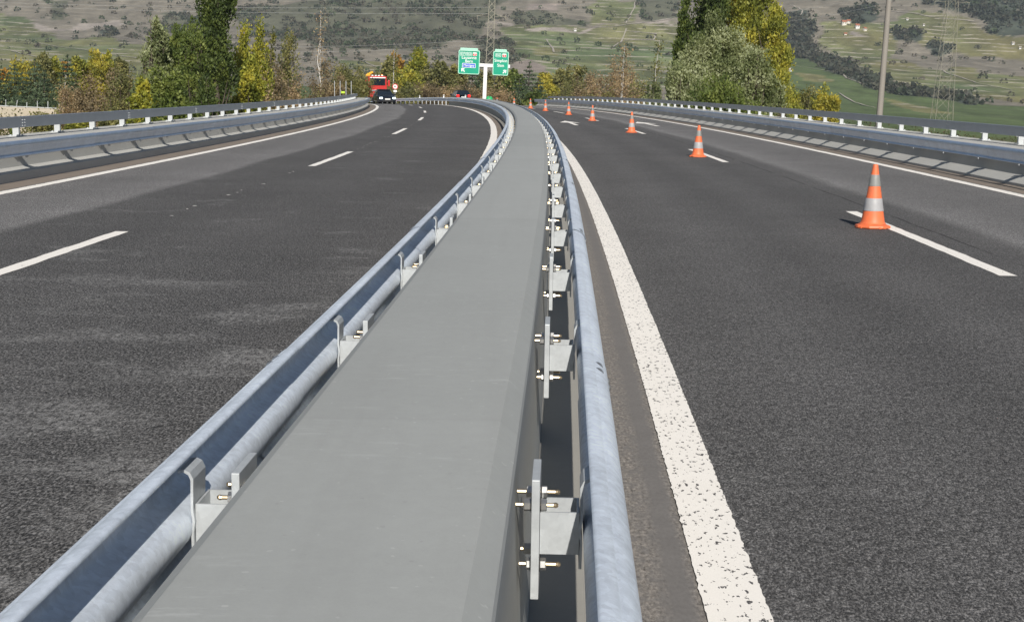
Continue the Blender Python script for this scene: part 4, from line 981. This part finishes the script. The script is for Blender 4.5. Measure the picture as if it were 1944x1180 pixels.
def tree(name, label, cat, group, base, h, rad, kind, pal, n, leaf, seed, bark='bark', low=.0, trunk_r=None, sparse=0.0, lean=0.0):
    rng = np.random.default_rng(seed); rd = random.Random(seed)
    root = tag(empty(name, Matrix.Translation(base)), label, cat, group)
    tr_ = trunk_r or h * .016; mb = MB(); lobes = []; up = .35
    if kind == 'poplar':
        m = 11
        for i in range(m):
            t = i / (m - 1); z = h * (low + (1 - low) * (.06 + .88 * t)); rr = rad * float(np.interp(t, [0, .15, .5, .8, 1], [.6, .9, 1.0, .88, .5])) * rd.uniform(.86, 1.12)
            for q in range(3):
                a = rd.uniform(0, 6.28); e_ = rd.uniform(.2, .55); s_ = rr * rd.uniform(.56, .82); lobes.append((math.cos(a) * rr * e_, math.sin(a) * rr * e_, z + rd.uniform(-.04, .04) * h, s_, s_, h * rd.uniform(.055, .10)))
        lobes.append((rad * .1, 0, h * .965, rad * .26, rad * .26, h * .06)); up = 1.15
        mb.tube([(0, 0, -.6), (lean * h * .4, 0, h * .4), (lean * h, 0, h * .93)], [tr_ * 1.2, tr_ * .8, .02], 7)
        for i in range(16):
            a = rd.uniform(0, 6.28); z = h * rd.uniform(.1, .75); ln = rad * rd.uniform(.6, 1.0)
            mb.tube([(0, 0, z), (math.cos(a) * ln * .5, math.sin(a) * ln * .5, z + h * .06), (math.cos(a) * ln * .8, math.sin(a) * ln * .8, z + h * .15)], [tr_ * .3, tr_ * .2, .01], 4, False)
    elif kind in ('round', 'willow'):
        k = 15 if kind == 'willow' else 10
        lobes.append((0, 0, h * (.5 + low * .4), rad * .62, rad * .62, h * .34))
        for i in range(k):
            a = 6.283 * i / k + rd.uniform(-.3, .3); t = rd.random(); z = h * (low + (1 - low) * (.16 + .66 * t)); ro = rad * (.74 - .34 * t ** 2) * rd.uniform(.8, 1.12); s = rad * rd.uniform(.30, .46)
            lobes.append((math.cos(a) * ro, math.sin(a) * ro, z, s, s, s * rd.uniform(.9, 1.5)))
        for i in range(k // 2):
            a = rd.uniform(0, 6.28); ro = rad * rd.uniform(.0, .5); s = rad * rd.uniform(.16, .28); lobes.append((math.cos(a) * ro, math.sin(a) * ro, h * rd.uniform(.80, .93), s, s, h * rd.uniform(.07, .11)))
        if kind == 'willow':                     # upright sprays that break the outline
            for i in range(26):
                a = rd.uniform(0, 6.28); t = rd.random(); ro = rad * (.95 - .75 * t) * rd.uniform(.7, 1.1); s = rad * rd.uniform(.07, .13)
                lobes.append((math.cos(a) * ro, math.sin(a) * ro, h * (low + (1 - low) * (.45 + .50 * t)), s, s, s * rd.uniform(2.2, 3.6)))
        up = .75 if kind == 'willow' else .3
        mb.tube([(0, 0, -.6), (rad * .05, 0, h * .25), (0, rad * .05, h * .6)], [tr_ * 1.3, tr_, tr_ * .4], 8)
        for l in lobes[1:]:
            mb.tube([(0, 0, h * rd.uniform(.12, .4)), (l[0] * .5, l[1] * .5, l[2] * .75), (l[0] * .95, l[1] * .95, l[2] + l[5] * .3)], [tr_ * .45, tr_ * .28, .015], 5, False)
    elif kind == 'pine':
        mb.tube([(0, 0, -.6), (0, 0, h * .55), (0, 0, h * .98)], [tr_, tr_ * .7, .03], 7); lv = int(9 + h * .5)
        for i in range(lv):
            t = i / (lv - 1); z = h * (low + .08 + (1 - low - .1) * t); rr = rad * (1 - t) ** .75 * rd.uniform(.75, 1.1) + rad * .06; nb = 6
            for q in range(nb):
                a = 6.283 * q / nb + i * .8 + rd.uniform(-.3, .3); x, y = math.cos(a) * rr, math.sin(a) * rr
                mb.tube([(0, 0, z - rr * .05), (x, y, z + rr * .12)], [tr_ * .22, .012], 3, False)
                for f in (.45, .75, 1.0): lobes.append((x * f, y * f, z + rr * .12 * f, rr * .24 + .12, rr * .24 + .12, rr * .11 + .14))
        lobes.append((0, 0, h * .95, rad * .10, rad * .10, h * .06)); up = .25
    else:                                        # thicket: many stems with thin twigs; birch: one pale stem with a light crown
        S, E_, r0, r1 = [], [], [], []
        ns = 1 if kind == 'birch' else max(10, int(rad * 9))
        for i in range(ns):
            if kind == 'birch': b = np.array([0., 0, -.5]); tip = np.array([lean * h, rng.normal(0, .1), h])
            else:
                a = rng.uniform(0, 6.28); rr = rad * math.sqrt(rng.random()) * .8; b = np.array([math.cos(a) * rr, math.sin(a) * rr, -.4]); tip = b + np.array([math.cos(a) * rad * .25 * rng.random() + rng.normal(0, .25), math.sin(a) * rad * .25 * rng.random(), h * rng.uniform(.55, 1.0) * (1 - .30 * (rr / rad) ** 2)])
            R0 = tr_ * (1 if kind == 'birch' else rng.uniform(.25, .55)); p0 = b
            for q in range(1, 5):
                p1 = b + (tip - b) * q / 4 + rng.normal(0, .012 * h * (q < 4), 3) * [1, 1, .2]; S.append(p0); E_.append(p1); r0.append(R0 * (1 - .22 * (q - 1))); r1.append(R0 * (1 - .22 * q) + .004); p0 = p1
            nt_ = 70 if kind == 'birch' else 16
            for q in range(nt_):
                t = rng.uniform(.22 if kind == 'thicket' else max(low, .25), .98); p = b + (tip - b) * t; a = rng.uniform(0, 6.28); ln = (rad if kind == 'birch' else h * .16) * rng.uniform(.35, 1.0) * (1.1 - .7 * t)
                e = p + np.array([math.cos(a) * ln * (.30 if kind == 'birch' else .5), math.sin(a) * ln * (.30 if kind == 'birch' else .5), ln * rng.uniform(.6, 1.2)]); S.append(p); E_.append(e); r0.append(R0 * .22 + .006); r1.append(.005)
        V, Fq = prisms(np.array(S), np.array(E_), np.array(r0), np.array(r1))
        link('trunk', mesh_np('trunk', V, Fq), M['birch' if bark == 'birch' else 'twig'], root)
        ends = np.array(E_); mids = (np.array(S) + ends) / 2; cand = np.concatenate([ends, mids, ends * .7 + np.array(S) * .3]); cand = cand[cand[:, 2] > h * (.10 if kind == 'thicket' else max(low, .2))]
        pts = cand[rng.integers(0, len(cand), n)] + rng.normal(0, leaf * 1.5, (n, 3)); d = rng.normal(size=(n, 3)) + [0, 0, .4]; d /= np.linalg.norm(d, axis=1)[:, None]
        sz = leaf * rng.uniform(.6, 1.3, n); V, Fq, c4 = leaf_quads(rng, pts, d, sz, sz * .6, colours(rng, pts, n, PAL[pal], max(.6, rad * .5), seed))
        link('crown', mesh_np('crown', V, Fq, col4=c4), M['leaf'], root); return root
    link('trunk', mb.mesh('trunk', M[bark]), None, root)
    pts, out = lobe_points(rng, lobes, int(n * 1.35)); pts[:, 0] += lean * pts[:, 2]
    hol = fbm(pts[:, 0] / (rad * .30) + 7, pts[:, 1] / (rad * .3) + pts[:, 2] / (rad * .42), seed + 5, 3); keep = hol > .36 + sparse
    pts, out = pts[keep][:n], out[keep][:n]; ok = pts[:, 2] > .15; pts, out = pts[ok], out[ok]; m = len(pts)
    d = out * .55 + rng.normal(0, .55, (m, 3)) + [0, 0, up]; d /= np.linalg.norm(d, axis=1)[:, None]
    sz = leaf * rng.uniform(.6, 1.5, m); c4 = colours(rng, pts, m, PAL[pal], rad * .42, seed)
    V, Fq, c4 = leaf_quads(rng, pts, d, sz, sz * (.50 if kind in ('willow', 'poplar') else .34 if kind == 'pine' else .66), c4)
    link('crown', mesh_np('crown', V, Fq, col4=c4), M['needle' if kind == 'pine' else 'leaf'], root)
    return root
GL, GR, GF = 'trees left of the bridge', 'trees right of the bridge', 'trees beyond the end of the bridge'
N_ = {'poplar': 'poplar_tree', 'round': 'tree', 'willow': 'willow_tree', 'pine': 'pine_tree', 'thicket': 'shrub', 'birch': 'birch_tree'}
def T_(px, d, ytop, wpx, kind, pal, label, group, n=3500, leaf=None, dy=0, **kw):
    if kind in ('willow', 'round') and d < 130: kw.setdefault('low', .30)
    if kind == 'poplar': kw.setdefault('low', .12)
    """one plant D metres ahead; YTOP and WPX are how high and how wide it stands in the 1944 px frame"""
    b = at(px, d, 180); top = z_at(px, ytop, d); h = max(1.2, top - b.z); rad = wpx / 2700. * d / 2
    T_.i += 1
    return tree(N_[kind], label, 'shrub' if kind == 'thicket' else 'tree', group, b, h, rad, kind, pal, int(n * 1.9), (leaf or max(.10, d / 1422. * 1.9)) * 1.25, 1000 + T_.i * 13, bark='birch' if kind == 'birch' else 'bark', **kw)
T_.i = 0
# left of the bridge
T_(412, 104, -75, 84, 'poplar', 'poplar', 'tallest dark green poplar, a dense column rising out of the picture', GL, 15000, .17)
T_(292, 96, 26, 84, 'willow', 'willow', 'grey-green willow with a pointed top, outermost of the clump by the dark poplar', GL, 6500, .16)
T_(338, 99, 40, 124, 'willow', 'bush', 'broad green willow in the middle of the clump beside the dark poplar', GL, 10000, .17)
T_(368, 94, 58, 92, 'willow', 'bush', 'bushy green tree leaning against the foot of the tall dark poplar', GL, 8000, .16)
T_(277, 90, 138, 80, 'round', 'lime', 'low yellow-green bushy tree at the foot of the grey-green willow', GL, 4500, .15)
T_(322, 84, 124, 120, 'round', 'bush', 'low green bushy tree right behind the handrail in front of the willow clump', GL, 5500, .14)
T_(392, 86, 135, 60, 'willow', 'poplar', 'dark green bush under the tall dark poplar', GL, 4500, .14)
T_(462, 112, 52, 54, 'poplar', 'lime', 'slim yellow-green poplar next to the tall dark one', GL, 5000, .17)
T_(490, 116, 46, 56, 'poplar', 'lime', 'slim yellow-green poplar with a twin pointed top', GL, 5500, .17)
T_(474, 108, 96, 80, 'round', 'lime', 'leafy lime-green tree low between the two slim poplars', GL, 4500, .16)
T_(513, 128, 64, 36, 'poplar', 'poplar_dry', 'narrow olive poplar thinning out beside the lime-green ones', GL, 2600, .18, sparse=.06)
T_(547, 134, 58, 48, 'poplar', 'olive', 'narrow brownish olive poplar above the bare thicket', GL, 2600, .18, sparse=.07)
T_(606, 150, 18, 26, 'birch', 'rust', 'tall bare birch with a pale trunk standing clear above the thicket', GL, 150, .18, trunk_r=.16, low=.3)
for px, d, yt, w_, pal, lb in ((500, 112, 118, 44, 'rust', 'rust-brown shrub at the foot of the slim poplars'), (528, 122, 96, 48, 'brown', 'bare brown shrub with pale stems beneath the olive poplar'), (562, 126, 100, 52, 'rust', 'reddish-brown bare shrub in the thicket by the handrail'),
                               (592, 134, 112, 50, 'brown', 'greyish bare shrub under the tall bare birch'), (624, 140, 108, 56, 'brown', 'dense brown shrub between the birch and the red truck'), (655, 150, 112, 52, 'olive', 'olive-brown shrub with thin leaves left of the red truck'),
                               (683, 160, 118, 44, 'olive', 'greenish shrub directly behind the red truck'), (545, 108, 150, 60, 'rust', 'low rust-coloured shrub just above the handrail'), (605, 120, 152, 66, 'olive', 'low olive shrub in front of the brown thicket')):
    T_(px, d, yt, w_, 'thicket', pal, lb, 'brown thicket left of the bridge', 3600, .15)
for px, d, yt, w_, pal, lb in ((168, 118, 112, 52, 'brown', 'brown leafless shrub beside the leaning birch'), (205, 112, 118, 60, 'brown', 'dense brown shrub in the middle of the scrub by the fence'), (236, 108, 96, 50, 'olive', 'olive-brown shrub against the willow clump'), (140, 130, 118, 40, 'rust', 'reddish shrub beside the end of the pale wall'), (190, 98, 160, 70, 'brown', 'low dark brown shrub right behind the handrail')):
    T_(px, d, yt, w_, 'thicket', pal, lb, 'brown scrub above the pale wall', 4200, .14)
for px, d, yt, w_, kind, pal, lb in ((-8, 200, 108, 46, 'pine', 'pine', 'dark pine at the picture edge above the pale wall'), (28, 205, 122, 52, 'pine', 'pine', 'bluish dark pine below the orange treetop'), (66, 200, 112, 54, 'pine', 'pine', 'dark pine with spreading boughs over the wire fence'), (84, 190, 132, 46, 'pine', 'pine', 'shorter dark pine next to the leaning birch'), (128, 215, 104, 36, 'pine', 'pine', 'dark pine among the yellow treetops'),
                                   (12, 230, 128, 36, 'round', 'orange', 'orange tree glowing at the edge behind the pines'), (38, 225, 106, 52, 'round', 'gold', 'golden orange treetop behind the pines'), (84, 222, 100, 30, 'poplar', 'olive', 'narrow green tree behind the leaning birch'), (100, 225, 104, 32, 'round', 'yellowgreen', 'yellowish green tree with two tops'), (118, 228, 114, 34, 'round', 'orange', 'small orange-yellow treetop between the green ones'),
                                   (145, 222, 104, 36, 'round', 'yellowgreen', 'yellow-green tree behind the brown scrub'), (182, 224, 98, 34, 'poplar', 'gold', 'bright golden poplar above the brown scrub'), (203, 226, 102, 22, 'poplar', 'lime', 'slim yellow-green poplar beside the bright golden one'), (228, 218, 106, 30, 'round', 'olive', 'olive tree next to the pointed willow'), (160, 235, 120, 60, 'round', 'olive', 'broad olive tree filling the gap behind the scrub'), (60, 240, 122, 90, 'round', 'olive', 'broad olive-green tree behind the row of pines')):
    T_(px, d, yt, w_ * 1.6, kind, pal, lb, GL, 3000)
T_(110, 150, 142, 26, 'birch', 'olive', 'thin white birch leaning above the end of the wire fence', GL, 260, .2, lean=.10, trunk_r=.13)
# beyond the end of the bridge
for px, d, yt, w_, kind, pal, lb in ((716, 262, 126, 46, 'pine', 'pine', 'dark pine just above the red truck'), (738, 255, 108, 52, 'round', 'olive', 'olive tree wrapped around the white birch trunk'), (752, 268, 98, 40, 'round', 'orange', 'orange-brown tree behind the white birch trunk'), (792, 262, 94, 44, 'poplar', 'lime', 'bright green-yellow poplar between the truck and the sign'), (775, 246, 122, 56, 'round', 'yellowgreen', 'yellowish tree below the bright green poplar'),
                                   (828, 258, 112, 56, 'round', 'olive', 'olive-brown tree to the side of the green poplar'), (862, 262, 122, 48, 'round', 'olive', 'dull green tree behind the larger sign panel'), (895, 270, 120, 52, 'pine', 'pine', 'dark pine right behind the black car'), (940, 275, 128, 60, 'round', 'olive', 'olive tree behind the white sign post'), (975, 262, 132, 44, 'round', 'bush', 'green tree beside the smaller sign panel'),
                                   (1003, 268, 118, 50, 'pine', 'pine', 'dark pointed pine above the small far cones'), (985, 250, 148, 50, 'pine', 'pine', 'dense low pine behind the far cones'), (1020, 246, 142, 46, 'pine', 'pine', 'spreading dark pine at the end of the dark handrail'), (1034, 262, 138, 34, 'round', 'gold', 'small golden tree beside the spreading dark pine'), (1046, 250, 158, 30, 'round', 'gold', 'low bright yellow bush by the end of the dark handrail'), (1062, 258, 128, 48, 'round', 'olive', 'olive tree above the first posts of the dark handrail'),
                                   (1092, 250, 118, 52, 'round', 'olive', 'brownish green tree in front of the vineyards'), (1012, 222, 172, 34, 'round', 'bush', 'green bush directly behind the far cones'), (1245, 190, 150, 50, 'round', 'willow', 'small grey-green bush beside the big silvery willow')):
    T_(px, d, yt, w_ * 1.4, kind, pal, lb, GF, 3200)
T_(746, 240, 92, 22, 'birch', 'olive', 'slim birch with a bright white trunk to the side of the truck', GF, 200, .26, trunk_r=.20)
T_(1181, 190, 86, 30, 'birch', 'rust', 'bare birch with a straight white trunk among the rusty shrubs', GF, 320, .24, trunk_r=.17)
T_(1236, 200, 78, 26, 'birch', 'olive', 'birch with a crooked white trunk next to the big silvery willow', GF, 500, .24, trunk_r=.17, lean=.05)
for px, d, yt, w_, pal, lb in ((812, 235, 150, 60, 'brown', 'bare brown shrub above the far guard rail'), (848, 240, 154, 52, 'rust', 'bare purplish shrub above the middle of the far guard rail'), (770, 232, 150, 60, 'olive', 'olive shrub beside the speed limit sign'), (880, 246, 146, 46, 'brown', 'dark bare shrub around the black car'), (912, 240, 150, 50, 'brown', 'dark brown shrub at the foot of the white sign post'), (952, 240, 152, 50, 'rust', 'reddish bare shrub behind the green beacon'),
                               (1076, 225, 140, 50, 'olive', 'olive shrub behind the far end of the dark handrail'), (1112, 220, 112, 46, 'brown', 'brown twiggy shrub left of the bare birch'), (1140, 215, 106, 50, 'rust', 'tall rusty shrub next to the straight bare birch'), (1166, 212, 96, 46, 'rust', 'tallest rusty shrub, right behind the bare birch'), (1196, 208, 94, 48, 'rust', 'tall reddish shrub between the two white birches'), (1216, 200, 118, 46, 'olive', 'olive shrub under the crooked birch'), (1150, 190, 150, 60, 'olive', 'low olive shrub above the dark handrail'), (1206, 180, 152, 60, 'rust', 'low rust-brown shrub near the big willow')):
    T_(px, d, yt, w_, 'thicket', pal, lb, 'bare shrubs beyond the bridge', 3000, .22)
# right of the bridge
T_(1362, 92, 38, 225, 'willow', 'willow', 'big silvery grey-green willow filling the middle of the group', GR, 48000, .125)
T_(1298, 88, 112, 110, 'willow', 'willow', 'lower grey-green willow bush at the near foot of the big willow', GR, 8000, .15)
T_(1432, 88, 88, 110, 'willow', 'willow', 'grey-green willow at the yellow side of the big willow', GR, 9000, .15)
T_(1380, 84, 138, 170, 'willow', 'bush', 'dark low willow bush under the big willow', GR, 8000, .14)
T_(1290, 112, 0, 44, 'poplar', 'poplar', 'narrow dark poplar at the edge of the group with its tip in the picture', GR, 8000, .18)
T_(1330, 112, -110, 100, 'poplar', 'poplar', 'broad dark poplar behind the willow, its top out of the picture', GR, 22000, .18)
T_(1386, 116, -70, 56, 'poplar', 'gold', 'narrow golden poplar squeezed between the dark and the yellow-green ones', GR, 9000, .18)
T_(1420, 110, -110, 100, 'poplar', 'yellowgreen', 'tall yellow-green poplar behind the willow, its top out of the picture', GR, 20000, .18)
T_(1458, 106, 12, 84, 'poplar', 'yellowgreen', 'yellow poplar with a rounded top at the outer edge of the group', GR, 15000, .17)
T_(1480, 96, 156, 70, 'willow', 'willow', 'small silvery willow bush between the big willow and the yellow bushes', GR, 3500, .14)
for px, d, yt, w_, pal, lb in ((1500, 140, 160, 40, 'yellowgreen', 'rounded yellow-green bush, first of the row beside the handrail'), (1524, 142, 156, 42, 'olive', 'olive bush in the middle of the row beside the handrail'), (1549, 144, 158, 40, 'yellowgreen', 'yellow-green bush next to the golden end of the row'), (1573, 140, 161, 36, 'gold', 'golden rounded bush closing the row beside the handrail')):
    T_(px, d, yt, w_ * 2.1, 'round', pal, lb, 'row of round bushes by the field', 4500, .16, low=.15)
for px, d, yt, w_, pal, lb in ((86, 96, 206, 76, 'olive', 'rounded olive bush in front of the end of the pale wall'), (22, 84, 243, 40, 'bush', 'small green bush showing under the handrail below the pale wall'), (150, 86, 216, 80, 'yellowgreen', 'yellow-green bush just under the handrail, between the olive bush and the brown scrub'), (215, 84, 212, 80, 'olive', 'olive bush just under the handrail below the brown scrub')):
    T_(px, d, yt, w_, 'round', pal, lb, GL, 3200, .13)
# undergrowth below the handrails and on the slopes
def scatter(name, spots, hmin, hmax, per, leaf, pal, seed, mat='leaf'):
    rng = np.random.default_rng(seed); n = len(spots); hh = rng.uniform(hmin, hmax, n); c = np.repeat(spots, per, 0); H_ = np.repeat(hh, per)[:, None]
    d = rng.normal(size=(n * per, 3)); d[:, 2] = np.abs(d[:, 2]); d /= np.linalg.norm(d, axis=1)[:, None]; pts = c + d * (rng.random((n * per, 1)) ** .4) * H_ * [.85, .85, 1.0]
    q = rng.normal(size=(n * per, 3)) + [0, 0, .6]; q /= np.linalg.norm(q, axis=1)[:, None]; sz = leaf * rng.uniform(.6, 1.4, n * per)
    t = np.repeat(rng.random(n), per); p_ = np.array([PAL[k][1] for k in pal]); base = p_[np.minimum((t * len(pal)).astype(int), len(pal) - 1)]
    c4 = np.concatenate([base * rng.uniform(.55, 1.4, (n * per, 1)), np.ones((n * per, 1))], 1)
    V, Fq, c4 = leaf_quads(rng, pts, q, sz, sz * .6, c4)
    return tag(link(name, mesh_np(name, V, Fq, col4=c4), M[mat]), kind='stuff')
rng = np.random.default_rng(12)
def spots(n, x0, x1, y0, y1):
    X = rng.uniform(x0, x1, n); Y = rng.uniform(y0, y1, n); o = np.interp(Y, SS, _x); k = (np.abs(X - o) > 12.5); X, Y = X[k], Y[k]; return np.stack([X, Y, ground(X, Y)], 1)
scatter('undergrowth', spots(1500, -75, -11, 40, 165), 1.0, 3.6, 42, .24, ['brown', 'bush', 'olive', 'olive', 'lime', 'rust'], 5)
scatter('undergrowth', spots(1300, 12, 95, 45, 170), .8, 3.0, 42, .24, ['brown', 'olive', 'bush', 'rust', 'brown', 'yellowgreen'], 6)
scatter('undergrowth', spots(420, -62, -30, 78, 150), 4.2, 6.2, 150, .22, ['brown', 'bush', 'olive', 'yellowgreen', 'lime', 'rust'], 15)
scatter('undergrowth', spots(340, 16, 66, 62, 128), 4.6, 6.6, 150, .22, ['brown', 'olive', 'rust', 'brown', 'olive', 'bush'], 16)
scatter('undergrowth', spots(1200, -130, 90, 165, 290), 1.0, 3.2, 34, .34, ['brown', 'olive', 'olive', 'rust', 'bush', 'brown'], 7)
# scrub and woods on the valley side: low clumps, each a handful of leafy faces
def far_woods():
    rng = np.random.default_rng(31); X = rng.uniform(-1100, 1100, 60000); Y = rng.uniform(1050, 2350, 60000); k = np.abs(X) < .40 * Y + 40; X, Y = X[k], Y[k]
    _, _, cls = cover(X, Y); names = list(TONE); cn = np.array([{'forest': .95, 'scrub': .85, 'dry': .13, 'rock': .10, 'vine': .03}.get(q, 0) for q in names])[cls]
    den = fbm(X / 60., Y / 90., 71, 3); keep = rng.random(len(X)) < cn * np.clip((den - .30) * 3.2, .05, 1.5); X, Y, cls = X[keep], Y[keep], cls[keep]; n = len(X)
    fo = cls == names.index('forest'); s = np.where(fo, rng.uniform(3.0, 6.2, n), rng.uniform(1.3, 4.2, n)); Z = ground(X, Y) + s * .35
    per = 26; c = np.repeat(np.stack([X, Y, Z], 1), per, 0); d = rng.normal(size=(n * per, 3)); d /= np.linalg.norm(d, axis=1)[:, None]; S = np.repeat(s, per)[:, None]
    pts = c + d * S * [1.05, 1.05, .85]; q = rng.normal(size=(n * per, 3)); q /= np.linalg.norm(q, axis=1)[:, None]; sz = S[:, 0] * rng.uniform(.55, .95, n * per)
    b = np.array([(.098, .114, .076), (.132, .130, .090), (.100, .134, .070), (.155, .138, .104)])[np.minimum((rng.random(n) * np.where(fo, 2.2, 4)).astype(int), 3)]
    b = b * np.where(fo, .82, 1.0)[:, None]; c4 = np.concatenate([np.repeat(b, per, 0) * rng.uniform(.7, 1.3, (n * per, 1)), np.ones((n * per, 1))], 1)
    V, Fq, c4 = leaf_quads(rng, pts, q, sz, sz * .9, c4); print('far clumps', n)
    tag(link('scrub_woods', mesh_np('scrub_woods', V, Fq, col4=c4), M['leaf']), kind='stuff')
far_woods()

# ------------------------------------------------------------------ the air of the valley
def haze():
    mb = MB(); mb.box(-1340, 1340, -90, 2960, -16, 420)
    k = NT('valley_air'); v = k.n('VolumePrincipled'); v.inputs['Color'].default_value = (.80, .88, 1.0, 1); v.inputs['Density'].default_value = HAZE; v.inputs['Anisotropy'].default_value = .35
    k.t.nodes.remove(k.b); k.L(v.outputs[0], k.out.inputs['Volume'])
    tag(mb.build('haze', k.m), kind='stuff')
HAZE = .00016
haze()
